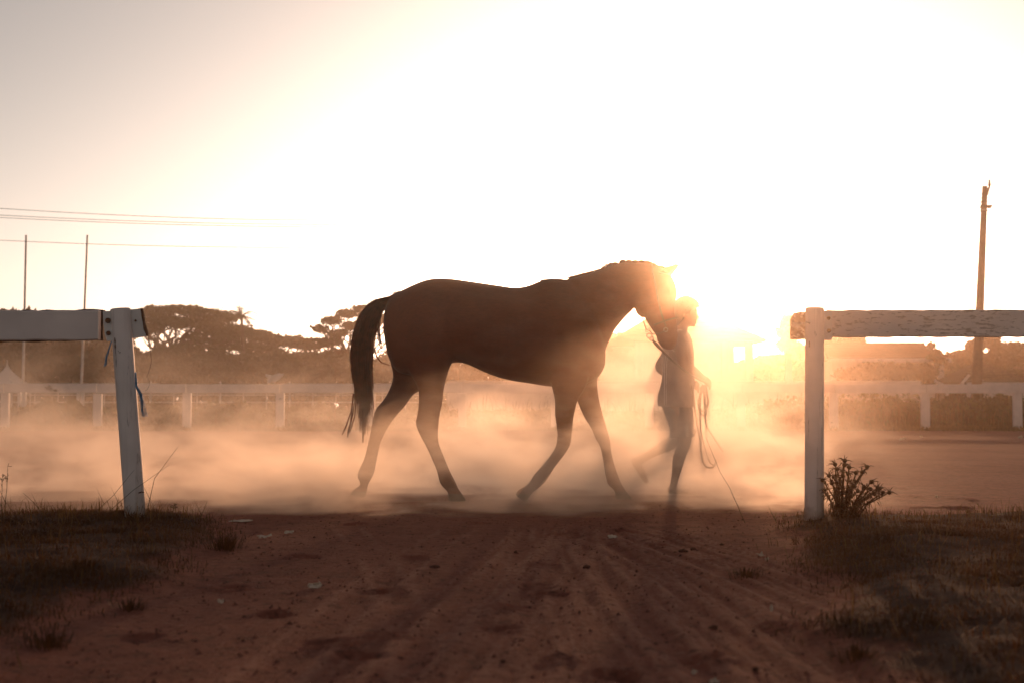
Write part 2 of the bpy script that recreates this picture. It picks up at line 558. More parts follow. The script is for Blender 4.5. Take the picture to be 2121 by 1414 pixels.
vg_far = sstep(36.5, 38.5, Y + 1.2 * fbm(X * 0.3, Y * 0.3, 3, 21))
at_v.data.foreach_set('value', np.maximum(verge_mask(X, Y), vg_far).astype(np.float32).ravel())
def track_mask(x, y):
    tt = (7.4 - y) / 4.0; m_ = np.zeros_like(x)
    for a, b, c, w, d in TRACKS:
        xc = a + (b - a) * tt + c * tt * (1 - tt) * 2 + 0.004 * np.sin(y * 3 + a * 30)
        q = (np.abs(x - xc) / w - 1.5) / 0.6
        m_ = np.maximum(m_, np.exp(-q * q) * (0.25 + 0.75 * vnoise(y * 1.6 + a * 77, a * 50, 11)))
    return m_ * (1 - verge_mask(x, y)) * sstep(8.6, 7.4, y)
at_t = me.attributes.new('track', 'FLOAT', 'POINT')
at_t.data.foreach_set('value', track_mask(X, Y).astype(np.float32).ravel())
me.materials.append(M['dirt'])
ground = bpy.data.objects.new('ground', me); COL.objects.link(ground)
tag(ground, 'reddish dirt ground with tyre tracks and grassy verges', None, kind='structure')

def gz(x, y): return float(ground_h(np.array([x]), np.array([y]))[0])
HAZE_D, HAZE_G = 0.0012, 0.95
DUST_LOW, DUST_MID, DUST_HIND = 1.9, 0.46, 0.6
VEIL_D = 0.0135
# ------------------------------------------------------------------ horse
HY = 10.27
def hp(px, py, dy=0.0):
    return tuple(at(px, py, HY + dy))
horse = empty('horse', (at(1060, 1035, HY).x, HY, 0.0), 'dark bay horse walking to the right through the dust', 'horse')
hb = MB()
# torso (x, top, bottom, half width)
def torso(rows, egg):
    hb.loft([(hp(x, a), hp(x, b), w) for x, a, b, w in rows], 28, 3, egg)
torso([(795, 655, 690, .05), (799, 634, 712, .12), (806, 619, 742, .175), (822, 607, 768, .22), (850, 593, 776, .258), (880, 581, 776, .275),
       (905, 577, 768, .28), (935, 578, 752, .272), (965, 582, 753, .277), (1000, 587, 769, .288), (1035, 592, 782, .29), (1066, 596, 789, .285),
       (1094, 592, 793, .272), (1131, 578, 799, .25), (1165, 578, 801, .232), (1200, 585, 799, .222), (1226, 610, 789, .195), (1243, 650, 776, .145), (1253, 700, 757, .07)], 0.14)
# neck and head (crest/forehead, throat/jaw, half width)
hb.loft([(hp(*a), hp(*b), w) for a, b, w in [
    ((1150, 584), (1225, 778), .15), ((1180, 577), (1246, 748), .15), ((1212, 569), (1258, 716), .135), ((1245, 558), (1273, 685), .118),
    ((1275, 546), (1292, 661), .103), ((1305, 543), (1311, 642), .096), ((1336, 544), (1319, 633), .094), ((1366, 553), (1322, 637), .104),
    ((1391, 572), (1327, 644), .108), ((1402, 600), (1333, 655), .104), ((1400, 623), (1340, 667), .088), ((1397, 644), (1347, 678), .074),
    ((1401, 662), (1353, 687), .064), ((1404, 684), (1359, 695), .058), ((1404, 703), (1362, 707), .060), ((1400, 717), (1369, 718), .052), ((1392, 725), (1380, 724), .025)]], 24, 3)
LEGS = {
 'hn': (-0.125, [((815, 680), (938, 690), .12), ((832, 735), (940, 738), .115), ((850, 775), (928, 772), .10), ((865, 803), (920, 804), .082),
        ((867, 828), (917, 832), .066), ((864, 857), (911, 860), .052), ((860, 876), (909, 884), .048), ((869, 900), (908, 906), .042),
        ((881, 922), (911, 922), .036), ((893, 948), (921, 947), .034), ((904, 974), (932, 974), .036), ((911, 1000), (944, 997), .043),
        ((922, 1013), (950, 1011), .036), ((928, 1021), (957, 1021), .046), ((928, 1038), (968, 1038), .058)]),
 'hf': (0.125, [((800, 690), (905, 690), .11), ((806, 742), (905, 752), .105), ((814, 778), (885, 800), .09), ((806, 806), (858, 815), .076),
        ((794, 827), (841, 838), .064), ((777, 848), (826, 855), .052), ((771, 873), (811, 874), .046), ((766, 899), (796, 900), .040),
        ((760, 925), (788, 920), .035), ((753, 951), (781, 951), .035), ((741, 977), (777, 974), .040), ((740, 988), (772, 987), .042),
        ((747, 1003), (763, 1002), .034), ((734, 1011), (761, 1013), .044), ((724, 1025), (757, 1030), .055)]),
 'fn': (-0.12, [((1128, 735), (1225, 725), .10), ((1136, 775), (1220, 775), .095), ((1143, 803), (1212, 805), .082), ((1149, 830), (1197, 828), .068), ((1149, 856), (1189, 860), .055),
        ((1152, 880), (1186, 886), .046), ((1154, 900), (1184, 906), .046), ((1151, 923), (1180, 924), .046), ((1140, 942), (1168, 943), .037),
        ((1122, 964), (1149, 968), .032), ((1104, 984), (1134, 992), .038), ((1098, 997), (1121, 1006), .041), ((1088, 1006), (1105, 1018), .034),
        ((1074, 1012), (1097, 1028), .046), ((1067, 1024), (1090, 1040), .054)]),
 'ff': (0.12, [((1175, 725), (1247, 745), .10), ((1182, 780), (1238, 785), .088), ((1195, 828), (1240, 820), .067), ((1210, 864), (1249, 857), .055),
        ((1224, 886), (1257, 885), .047), ((1232, 906), (1264, 910), .047), ((1243, 926), (1266, 932), .038), ((1249, 955), (1272, 958), .033),
        ((1254, 985), (1281, 985), .036), ((1259, 1003), (1288, 1001), .042), ((1271, 1013), (1296, 1014), .034), ((1274, 1022), (1303, 1024), .046), ((1274, 1034), (1312, 1035), .056)])}
for k, (dy, rows) in LEGS.items():
    hb.loft([(hp(*a, dy), hp(*b, dy), w) for a, b, w in rows], 18, 3)
# muscles, eyes, nostrils, ears
for px, py, dy, r in [(1382, 602, -.098, (.028, .018, .024)), (1382, 602, .098, (.028, .018, .024)), (1396, 707, -.05, (.02, .018, .024)), (1396, 707, .05, (.02, .018, .024)),
                      (1334, 636, -.06, (.07, .05, .08)), (1334, 636, .06, (.07, .05, .08))]:
    hb.ellipsoid(hp(px, py, dy), r)
for dy, tip in ((-0.055, (1410, 545)), (0.055, (1404, 543))):
    b0, b1 = hp(1372, 557, dy), hp(1392, 570, dy)
    hb.loft([(b0, b1, .03), (hp(1379, 552, dy), hp(1396, 565, dy), .036), (hp(1391, 550, dy*1.1), hp(1401, 559, dy*1.1), .026), (hp(tip[0]-2, tip[1], dy*1.2), hp(tip[0], tip[1]+3, dy*1.2), .006)], 12, 3)
# dock of the tail
hb.tube([hp(830, 616), hp(806, 624), hp(786, 630), hp(768, 642), hp(756, 662), hp(750, 690)], [.05, .036, .031, .028, .022, .012], 12)
def muscles(co):
    co = co.copy(); d = co[:, 1] - HY; sgn = np.sign(d)
    w = np.clip(np.abs(d) / .12, 0, 1)
    def g_(px, py, rx, rz, ang=0.0):
        c = at(px, py, HY); u, v = co[:, 0] - c.x, co[:, 2] - c.z
        ca, sa = math.cos(ang), math.sin(ang); u, v = u * ca + v * sa, -u * sa + v * ca
        return np.exp(-(u / rx) ** 2 - (v / rz) ** 2)
    amp = (.030 * g_(1192, 690, .13, .26, .25) - .016 * g_(1150, 690, .035, .25, .2) - .015 * g_(1228, 660, .03, .22, .5) + .026 * g_(862, 665, .16, .18, -.3)
           - .016 * g_(920, 680, .04, .17, -.15) + .018 * g_(905, 725, .07, .10, 0) - .012 * g_(1035, 745, .25, .05, .15) - .012 * g_(1010, 610, .3, .04, -.05)
           + .012 * g_(1343, 632, .05, .06) - .008 * g_(1365, 645, .02, .09, .3) + .014 * g_(1270, 600, .10, .035, -.4) - .012 * g_(1262, 630, .10, .03, -.45))
    c0, c1 = at(985, 700, HY), at(1125, 700, HY)
    ribs = np.sin((co[:, 0] - c0.x) * 2 * math.pi / .062 + 1.5 * co[:, 2]) * .0008 * sstep(c0.x - .1, c0.x + .1, co[:, 0]) * sstep(c1.x + .1, c1.x - .1, co[:, 0]) * g_(1055, 700, .4, .16)
    co[:, 1] += sgn * w * (amp + ribs)
    return co
body = remeshed(hb, 0.011, 9, 'body', [M['coat'], M['hoof']], horse, zmin=0.004, post=muscles)
idx = np.zeros(len(body.data.polygons), dtype=np.int32)
cz = np.empty(len(body.data.polygons) * 3); body.data.polygons.foreach_get('center', cz); cz = cz.reshape(-1, 3)
idx[cz[:, 2] < 0.062] = 1
body.data.polygons.foreach_set('material_index', idx)

# hair strands: ribbons of three-sided tubes
def strands(paths, radii, mb):
    for p, r in zip(paths, radii):
        mb.tube(p, r, 3, caps=False)
tm = MB()
outer = [(805, 616), (783, 621), (764, 632), (748, 651), (738, 676), (731, 708), (728, 741), (729, 770), (731, 800), (731, 830), (730, 860), (733, 890)]
inner = [(806, 634), (796, 640), (787, 655), (779, 677), (772, 700), (771, 726), (769, 760), (772, 790), (775, 815), (777, 840), (776, 870), (770, 905)]
r_ = np.random.default_rng(3)
paths, radii = [], []
for i in range(1500):
    s = r_.random(); s = 0.5 + 0.5 * np.sign(s - .5) * abs(2 * s - 1) ** 0.8
    L = min(1.0, 0.60 + 0.38 * (1 - abs(2*s - 1.0)**1.3) * r_.uniform(.25, 1.15) + r_.normal(0, 0.06))
    dep = r_.normal(0, 0.024); wob = r_.normal(0, 1.0); fr = r_.normal(0, 1)
    start = r_.choice([0, 0, 1, 2, 3])
    pts = []
    m = len(outer)
    nst = 16
    for jj in range(nst + 1):
        tj = start / (m - 1) + (L - start / (m - 1)) * jj / nst
        fj = min(tj * (m - 1), m - 1.001); j = int(fj); g_ = fj - j
        a = (outer[j][0]*(1-g_) + outer[j+1][0]*g_, outer[j][1]*(1-g_) + outer[j+1][1]*g_)
        b = (inner[j][0]*(1-g_) + inner[j+1][0]*g_, inner[j][1]*(1-g_) + inner[j+1][1]*g_)
        ss = s + 0.05 * wob * math.sin(3 * tj + fr)
        if tj > 0.75: ss = ss + (tj - 0.75) * 1.5 * (s - 0.45 + 0.16 * wob)
        px, py = a[0] + (b[0] - a[0]) * ss, a[1] + (b[1] - a[1]) * ss
        pts.append(Vector(hp(px, py, dep * (1 + 1.1 * math.sin(math.pi * min(tj * 1.2, 1))))))
    if len(pts) < 4: continue
    paths.append(pts); radii.append([0.0034 * (1 - 0.85 * (k / (len(pts) - 1)) ** 2) for k in range(len(pts))])
for px0, pts_ in [(0, [(792, 641), (786, 668), (787, 695), (790, 722)]), (0, [(790, 645), (784, 675), (784, 700), (788, 718)]), (0, [(775, 720), (780, 738), (790, 750), (806, 756)]),
                  (0, [(733, 815), (728, 850), (718, 880), (708, 900)]), (0, [(735, 815), (730, 855), (722, 890), (720, 905)]), (0, [(750, 840), (752, 880), (752, 905), (751, 916)]),
                  (0, [(753, 840), (755, 880), (753, 900), (752, 912)]), (0, [(738, 820), (735, 860), (728, 885), (722, 896)])]:
    for k in range(5):
        paths.append([Vector(hp(x + r_.normal(0, 1.2), y, r_.normal(0, .02))) for x, y in pts_])
        radii.append([.003, .003, .0025, .001])
strands(paths, radii, tm)
tm.obj('tail', M['mane'], horse, smooth=True)
mm = MB()
# plaited crest: a row of small knots, then loose tufts over withers and mid neck
crest = [(1275, 546), (1290, 541), (1303, 541), (1316, 541.5), (1329, 541.5), (1341, 543), (1352, 547), (1361, 552), (1370, 553)]
for i, (px, py) in enumerate(crest):
    mm.ellipsoid(hp(px, py + 2.5, -0.006 * (i % 2)), (.029, .026, .019), 10, 6)
for i in range(420):
    u = r_.random()
    px = 1243 + u * 34; py = 560 - u * 14 + 1
    hgt = (9 * math.sin(math.pi * u) + 1.5) * r_.uniform(.15, 1.25)
    lean = r_.uniform(-.8, .5)
    d0 = r_.normal(0, .014)
    mm.tube([hp(px, py + 5, d0), hp(px + lean*hgt*.4, py - hgt*.45, d0*1.3), hp(px + lean*hgt, py - hgt*.8, d0*1.6)], [.0034, .0026, .0008], 3, caps=False)
for i in range(160):
    u = r_.random()
    px = 1128 + u * 50; py = 580 + (abs(u - .2)) * 2
    hgt = r_.uniform(.5, 5); d0 = r_.normal(0, .012)
    mm.tube([hp(px + 4, py + 4, d0), hp(px - 2, py + 1 - hgt*.45, d0), hp(px - 6 - 8*r_.random()*(1-u), py + 1.5 - hgt*.5*r_.random(), d0)], [.0034, .0026, .0008], 3, caps=False)
for i in range(260):
    u = r_.random(); px = 1178 + u * 70; py = 577 - u * 18
    hgt = r_.uniform(1, 3); d0 = r_.normal(0, .010)
    mm.tube([hp(px, py + 4, d0), hp(px - 1, py - hgt*.5, d0), hp(px - 5, py - hgt, d0)], [.0034, .0026, .0008], 3, caps=False)
mm.obj('mane', M['mane'], horse, smooth=True)
# ------------------------------------------------------------------ person
QY = 11.05
def pp(px, py, dy=0.0): return tuple(at(px, py, QY + dy))
person = empty('person', (at(1395, 1023, QY).x, QY, 0.0), 'person in tank top and shorts walking right, leading the horse by a rope', 'person')
pb = MB()
# head: side outline pairs (face, back of head)
def L(rows, n=18, sub=3, dy=0.0, egg=0.0): pb.loft([(pp(*a, dy), pp(*b, dy), w) for a, b, w in rows], n, sub, egg)
pb.loft([(pp(1424, 617), pp(1418, 616), .02), (pp(1436, 623), pp(1405, 621), .055), (pp(1442, 633), pp(1399, 632), .072), (pp(1443, 642), pp(1398, 644), .076),
         (pp(1443, 650), pp(1399, 655), .073), (pp(1442, 659), pp(1402, 664), .066), (pp(1440, 668), pp(1406, 671), .058), (pp(1436, 675), pp(1413, 676), .04)], 20, 3)
pb.ellipsoid(pp(1444, 655), (.012, .013, .02), 8, 6)        # nose
pb.ellipsoid(pp(1446, 658), (.010, .012, .009), 8, 6)
pb.ellipsoid(pp(1442, 666), (.010, .022, .010), 8, 6)       # lips
pb.ellipsoid(pp(1437, 674), (.016, .022, .014), 8, 6)       # chin
pb.ellipsoid(pp(1442, 642), (.010, .05, .009), 8, 6)        # brow
for s in (-1, 1): pb.ellipsoid(pp(1417, 652, s * .078), (.016, .010, .028), 8, 6)   # ears
for s in (-1, 1): pb.ellipsoid(pp(1440, 648, s * .03), (.010, .012, .008), 8, 6)    # eyes
# neck, torso
L([((1428, 664), (1404, 662), .052), ((1424, 680), (1401, 677), .054), ((1424, 690), (1395, 688), .075)])
pb.loft([(pp(1420, 684), pp(1398, 683), .07), (pp(1427, 694), pp(1388, 690), .16), (pp(1432, 708), pp(1379, 703), .175), (pp(1435, 726), pp(1375, 722), .165), (pp(1433, 750), pp(1375, 748), .150),
         (pp(1431, 775), pp(1375, 775), .142), (pp(1431, 800), pp(1371, 800), .155), (pp(1430, 822), pp(1369, 820), .162), (pp(1427, 842), pp(1376, 840), .15), (pp(1420, 852), pp(1385, 852), .08)], 24, 3)
# near (right) arm reaching forward, far (left) arm with the elbow behind the back
def limb(pts, rad, n=12):
    P = [Vector(p) for p in pts]; fine_, rr = [], []
    for i in range(len(P) - 1):
        p0, p1, p2, p3 = P[max(i-1, 0)], P[i], P[i+1], P[min(i+2, len(P)-1)]
        for k in range(4):
            s = k / 4
            fine_.append(.5*((2*p1) + (p2-p0)*s + (2*p0-5*p1+4*p2-p3)*s*s + (3*p1-p0-3*p2+p3)*s**3)); rr.append(rad[i]*(1-s) + rad[i+1]*s)
    fine_.append(P[-1]); rr.append(rad[-1])
    pb.tube(fine_, rr, n)
limb([pp(1404, 697, -.14), pp(1409, 712, -.19), pp(1413, 735, -.215), pp(1420, 757, -.215), pp(1435, 768, -.20), pp(1450, 779, -.17), pp(1458, 785, -.155)], [.05, .055, .047, .041, .040, .031, .026])
limb([pp(1400, 697, .14), pp(1392, 712, .19), pp(1380, 738, .215), pp(1367, 760, .21), pp(1385, 772, .21), pp(1415, 787, .17), pp(1432, 793, .12)], [.05, .053, .046, .040, .039, .032, .027])
# hands
def hand(wr, kn, depth_dir, grip, seed):
    """wr wrist, kn knuckle centre (pixels), fingers curl down to grip"""
    w, k_ = Vector(pp(*wr)), Vector(pp(*kn))
    pb.loft([(tuple(w + Vector((0, 0, .026))), tuple(w - Vector((0, 0, .026))), .022), (tuple(w.lerp(k_, .5) + Vector((0, 0, .034))), tuple(w.lerp(k_, .5) - Vector((0, 0, .030))), .020),
             (tuple(k_ + Vector((0, 0, .032))), tuple(k_ - Vector((0, 0, .030))), .017)], 12, 2)
    d = (k_ - w).normalized()
    for i in range(4):
        b0 = k_ + Vector((0, 0, .027 - .018 * i)) - d * .004 + Vector((0, depth_dir * .004 * (i - 1.5), 0))
        ln = (.036, .040, .038, .031)[i]
        q1 = b0 + d * ln * .75 + Vector((0, 0, -.006)); q2 = q1 + d * ln * .12 + Vector((0, depth_dir * ln * .55, -ln * .45)); q3 = q2 - d * ln * .5 + Vector((0, depth_dir * ln * .1, -ln * .2))
        pb.tube([b0 - d * .012, b0, q1, q2, q3], [.0095, .0095, .0088, .008, .0065], 8)
    t0 = w.lerp(k_, .45) + Vector((0, depth_dir * .016, .024)); t1 = t0 + d * .026 + Vector((0, depth_dir * .024, .004)); t2 = t1 + d * .024 + Vector((0, depth_dir * .006, -.016))
    pb.tube([t0 - d * .012, t0, t1, t2], [.011, .0105, .0095, .0075], 8)
hand((1457, 785, -.155), (1466, 790, -.15), 1, True, 1)
hand((1432, 793, .12), (1441, 797, .10), -1, True, 2)
# legs: stance leg (near) and trailing leg (far)
def sect(rows, dy):
    pb.loft([(pp(*a, dy), pp(*b, dy), w) for a, b, w in rows], 16, 3)
sect([((1431, 828), (1378, 826), .085), ((1431, 850), (1386, 852), .085), ((1432, 876), (1394, 880), .070), ((1433, 899), (1402, 900), .058), ((1432, 912), (1404, 915), .054), ((1427, 928), (1399, 928), .054),
      ((1419, 950), (1393, 950), .050), ((1411, 975), (1392, 975), .040), ((1404, 998), (1389, 998), .034), ((1402, 1010), (1386, 1010), .034), ((1404, 1016), (1385, 1016), .036)], -.085)
pb.loft([(pp(1383, 1006, -.085), pp(1383, 1021, -.085), .030), (pp(1395, 1008, -.085), pp(1395, 1023, -.085), .036), (pp(1412, 1013, -.09), pp(1412, 1023, -.09), .045), (pp(1428, 1017, -.095), pp(1428, 1023, -.095), .042), (pp(1434, 1019, -.095), pp(1434, 1022, -.095), .025)], 14, 3)
sect([((1425, 828), (1375, 826), .085), ((1427, 850), (1384, 852), .085), ((1430, 876), (1392, 882), .068), ((1433, 897), (1402, 897), .057), ((1430, 912), (1398, 902), .053), ((1408, 922), (1384, 905), .052),
      ((1384, 934), (1365, 916), .050), ((1352, 947), (1342, 932), .038), ((1336, 956), (1325, 944), .033), ((1328, 962), (1314, 948), .034)], .085)
pb.loft([(pp(1306, 950, .085), pp(1322, 944, .085), .028), (pp(1310, 962, .085), pp(1328, 956, .085), .034), (pp(1322, 980, .085), pp(1335, 974, .085), .042), (pp(1331, 994, .085), pp(1342, 990, .085), .042), (pp(1337, 1001, .085), pp(1344, 998, .085), .028)], 14, 3)
remeshed(pb, 0.0085, 3, 'body', [M['skin']], person, zmin=0.006)

# hair cap with fringe
hm_ = MB()
hm_.loft([(pp(1428, 613), pp(1414, 613), .03), (pp(1439, 619), pp(1403, 618), .066), (pp(1446, 628), pp(1396.5, 629), .083), (pp(1446, 635), pp(1394.5, 640), .088), (pp(1439, 641), pp(1394.5, 649), .088),
          (pp(1431, 648), pp(1395.5, 658), .086), (pp(1424, 655), pp(1398, 667), .080), (pp(1416, 662), pp(1400.5, 674), .068), (pp(1410, 668), pp(1402, 677), .05)], 22, 3)
r2 = np.random.default_rng(9)
hair = remeshed(hm_, .008, 2, 'hair', [M['hair']], person)
st = MB()
for i in range(1100):
    a = r2.uniform(0, 2*math.pi); e = r2.uniform(-.55, 1.4)
    c = Vector(pp(1421, 638)); d = Vector((math.cos(a)*math.cos(e)*.095, math.sin(a)*math.cos(e)*.085, math.sin(e)*.09))
    p = c + d
    if p.x > c.x + .03 and p.z < c.z + .012: continue
    q = p + d * r2.uniform(.02, .14) + Vector((r2.normal(0, .014) + .006, r2.normal(0, .012), -.02))
    st.tube([p - d * .1, p + d * .05, q], [.003, .0025, .0008], 3, caps=False)
o = st.obj('loose_hair', M['hair'], hair)

# clothes
cl = MB()
cl.loft([(pp(1424, 689), pp(1397, 687), .115), (pp(1430, 697), pp(1386, 693), .150), (pp(1434.5, 710), pp(1376.5, 706), .178), (pp(1438, 728), pp(1372, 724), .172), (pp(1437, 752), pp(1371.5, 750), .163), (pp(1436.5, 777), pp(1370, 776), .165),
         (pp(1437, 800), pp(1366, 800), .178), (pp(1440, 822), pp(1364, 820), .196), (pp(1443, 841), pp(1366, 839), .205), (pp(1443, 842.5), pp(1366.5, 840.5), .195)], 36, 4)
def folds(co):
    z = co[:, 2]; x = co[:, 0]
    amt = .006 + .012 * sstep(1.05, .72, z)
    co = co.copy()
    co[:, 0] += amt * np.sin(z * 17 + 9 * co[:, 1]) * .7; co[:, 1] += amt * np.sin(x * 42 + z * 9)
    return co
# open the armholes: shirt stays inside the arm where arms leave the body
top_ = remeshed(cl, .010, 2, 'tank_top', [M['shirt']], person, post=folds)
for s in (-1, 1):
    e = MB(); e.tube([pp(1378 + 2, 728, s*.125), pp(1377, 750, s*.13), pp(1376, 790, s*.14), pp(1376, 836, s*.15)], .0035, 6); e.obj('side_piping', M['piping'], top_)
    e = MB(); e.tube([pp(1382 + 2, 728, s*.150), pp(1381, 750, s*.15), pp(1380, 790, s*.162), pp(1380, 836, s*.17)], .0035, 6); e.obj('side_piping', M['piping'], top_)
    e = MB(); e.tube([pp(1404, 686, s*.12), pp(1396, 692, s*.165), pp(1389, 706, s*.182), pp(1392, 724, s*.19), pp(1404, 732, s*.19)], .004, 6); e.obj('armhole_trim', M['piping'], top_)
e = MB(); e.tube([pp(1424, 689, -.06), pp(1410, 684, -.1), pp(1398, 684, -.07), pp(1395, 684.5, 0), pp(1398, 684, .07), pp(1410, 684, .1), pp(1424, 689, .06), pp(1427, 692, 0)], .0045, 6, closed=True); e.obj('collar_trim', M['piping'], top_)
sh = MB()
sh.loft([(pp(1433, 826), pp(1371, 824), .168), (pp(1435, 842), pp(1374, 842), .176), (pp(1435, 856), pp(1379, 858), .172)], 26, 3)
for dy, k in ((-.088, 0), (.088, -2)):
    sh.loft([(pp(1434 + k, 845, dy), pp(1376, 847, dy), .092), (pp(1434 + k, 868, dy), pp(1383 + k, 868, dy), .096), (pp(1436.5 + k, 888, dy), pp(1386 + k, 889, dy), .105), (pp(1439 + k, 904, dy), pp(1388 + k, 906, dy), .11)], 22, 3)
sh.tube([pp(1436, 888, -.1), pp(1442, 890, -.1), pp(1443, 896, -.1), pp(1438, 899, -.1)], .008, 6)
remeshed(sh, .010, 2, 'shorts', [M['shorts']], person, post=folds)

# ------------------------------------------------------------------ bridle and lead rope
bh = Vector(hp(1345, 690, -.07))
br = empty('bridle', tuple(bh), 'leather bridle with steel bit rings on the horse head', 'bridle')
def strap(name, pts, r=.006, mat='leather', n=6): return MB().tube([hp(*p) for p in pts], r, n).obj(name, M[mat], br)
def ring(name, c, rad, r=.004, mat='steel', tilt=0.0):
    c = Vector(hp(*c)); P = [c + Vector((rad*math.cos(a), tilt*rad*math.sin(a), rad*math.sin(a))) for a in np.linspace(0, 2*math.pi, 20, endpoint=False)]
    return MB().tube(P, r, 6, closed=True).obj(name, M[mat], br)
strap('cheek_strap', [(1352, 566, -.112), (1358, 590, -.122), (1363, 620, -.112), (1370, 650, -.086), (1379, 676, -.070)])
strap('cheek_strap', [(1352, 566, .112), (1358, 590, .122), (1363, 620, .112), (1370, 650, .086), (1379, 676, .070)])
strap('browband', [(1366, 566, -.112), (1385, 566, -.085), (1394, 566, 0), (1385, 566, .085), (1366, 566, .112)])
strap('crownpiece', [(1352, 566, -.112), (1352, 552, -.085), (1350, 544, 0), (1352, 552, .085), (1352, 566, .112)])
strap('noseband', [(1349, 676, 0), (1358, 672, -.062), (1380, 664, -.073), (1402, 658, -.03), (1404, 658, 0), (1402, 658, .03), (1380, 664, .073), (1358, 672, .062), (1349, 677, 0)], .007)
ring('bit_ring', (1379, 683, -.068), .0145); ring('bit_ring', (1379, 683, .068), .0145)
strap('chin_strap', [(1326, 650, -.04), (1331, 661, -.06), (1335, 672, -.06), (1339, 683, -.06)], .005)
ring('buckle', (1327, 650, -.045), .011, .003); ring('buckle', (1340, 685, -.06), .010, .003); ring('buckle', (1345, 682, -.05), .009, .003)
ring('lead_ring', (1345, 695, -.06), .0185, .0042)
strap('curb_strap', [(1345, 684, -.05), (1352, 692, -.06), (1366, 691, -.066), (1379, 685, -.07)], .004)
ring('lead_clip', (1350, 701, -.06), .014, .005, 'steel', .4)
rp = Vector(hp(1352, 704, -.06))
rope_o = MB()
hnd = Vector(pp(1466, 792, -.15))
A = Vector(hp(1352, 704, -.06)); B = Vector(hp(1362, 716, -.07))
pts = [A, A.lerp(B, .5), B]
for i in range(1, 13):
    s = i / 12; pts.append(B.lerp(hnd, s) + Vector((0, 0, -.035 * math.sin(math.pi * s))))
rope_o.tube(pts, [.009, .013, .012] + [.0075] * 12, 8)
# coils gathered in the hand, and the free end trailing down
def coil(pxs, dy, r=.0085):
    P = [Vector(pp(x, y, dy + .012 * math.sin(i))) for i, (x, y) in enumerate(pxs)]
    fine_ = []
    m = len(P)
    for i in range(m):
        p0, p1, p2, p3 = P[i-1], P[i], P[(i+1) % m], P[(i+2) % m]
        for k in range(5):
            s = k / 5; fine_.append(.5*((2*p1) + (p2-p0)*s + (2*p0-5*p1+4*p2-p3)*s*s + (3*p1-p0-3*p2+p3)*s**3))
    rope_o.tube(fine_, r, 7, closed=True)
coil([(1461, 797), (1464, 815), (1467, 832), (1462, 846), (1455, 850), (1448, 842), (1447, 830), (1453, 812)], -.15)
coil([(1456, 797), (1450, 820), (1448, 845), (1456, 858), (1462, 856), (1461, 838), (1459, 815)], -.165)
def free(pxs, dy, r=.008):
    P = [Vector(pp(x, y, dy)) for x, y in pxs]; fine_ = []
    for i in range(len(P) - 1):
        p0, p1, p2, p3 = P[max(i-1, 0)], P[i], P[i+1], P[min(i+2, len(P)-1)]
        for k in range(5):
            s = k / 5; fine_.append(.5*((2*p1) + (p2-p0)*s + (2*p0-5*p1+4*p2-p3)*s*s + (3*p1-p0-3*p2+p3)*s**3))
    fine_.append(P[-1]); rope_o.tube(fine_, r, 6)
free([(1432, 797), (1437, 825), (1440, 850), (1445, 880), (1450, 910), (1454, 945), (1462, 965), (1478, 965), (1484, 950)], -.12, .009)
free([(1457, 800), (1460, 850), (1463, 878), (1475, 900), (1488, 920), (1498, 935)], -.15, .007)
free([(1452, 800), (1450, 850), (1452, 890), (1460, 925), (1470, 955), (1478, 962)], -.14, .006)
o = rope_o.obj('lead_rope', M['rope'], None, True, loc=tuple(rp))
tag(o, 'lead rope from the bit ring to the hand, coiled and trailing', 'rope')
# ------------------------------------------------------------------ near gateway fences
PY = 8.05
def leaning_post(name, parent, top, bot, r, mat, Yd, n=24):
    a, b = at(*top, Yd), at(*bot, Yd)
    b.z -= 0.12
    d = (a - b).normalized()
    pts = [b, b + (a - b) * 0.25, b + (a - b) * 0.5, b + (a - b) * 0.75, a - d * 0.012, a - d * 0.003, a]
    rad = [r * 1.02, r * 1.01, r, r, r, r * 0.95, r * 0.86]
    mb = MB().tube(pts, rad, n)
    o = mb.obj(name, mat, parent, smooth=False)
    o.data.polygons.foreach_set('use_smooth', [len(p.vertices) == 4 for p in o.data.polygons])
    return o

def plank(mb, P, Q, hw_y, half_h, segs=40, jit=0.003, seed=1, sag=0.0):
    """board from P to Q with slightly worn, uneven edges"""
    P, Q = Vector(P), Vector(Q)
    rr = random.Random(seed)
    v, f = [], []
    u = (Q - P).normalized(); up = Vector((0, 0, 1)); up = (up - up.dot(u) * u).normalized(); w = u.cross(up).normalized()
    for i in range(segs + 1):
        t_ = i / segs
        c = P + (Q - P) * t_ - up * sag * 4 * t_ * (1 - t_)
        e = 0.006
        jt, jb = rr.uniform(-jit, jit), rr.uniform(-jit, jit)
        for (a, b) in ((-1, -1), (1, -1), (1, 1), (-1, 1)):
            jj = jb if b < 0 else jt
            cy_, cz_ = a * hw_y, b * half_h + jj
            # chamfered corner pair
            v.append(c + w * (a * (hw_y - e)) * 1 + up * cz_ if (a * b) < 0 else c + w * cy_ + up * (cz_ - b * e))
            v.append(c + w * cy_ + up * (cz_ - b * e) if (a * b) < 0 else c + w * (a * (hw_y - e)) + up * cz_)
    n = 8
    for i in range(segs):
        for k in range(n):
            f.append((i*n+k, i*n+(k+1) % n, (i+1)*n+(k+1) % n, (i+1)*n+k))
    f.append(tuple(range(n))[::-1]); f.append(tuple(segs*n+k for k in range(n)))
    mb.add(v, f)

def bolt(parent, px, py, Yd, r=0.011, mat='rust'):
    p = at(px, py, Yd)
    o = MB().tube([p, p + Vector((0, -0.008, 0)), p + Vector((0, -0.011, 0))], [r, r, r * .6], 8).obj('bolt', M[mat], parent)
    return o

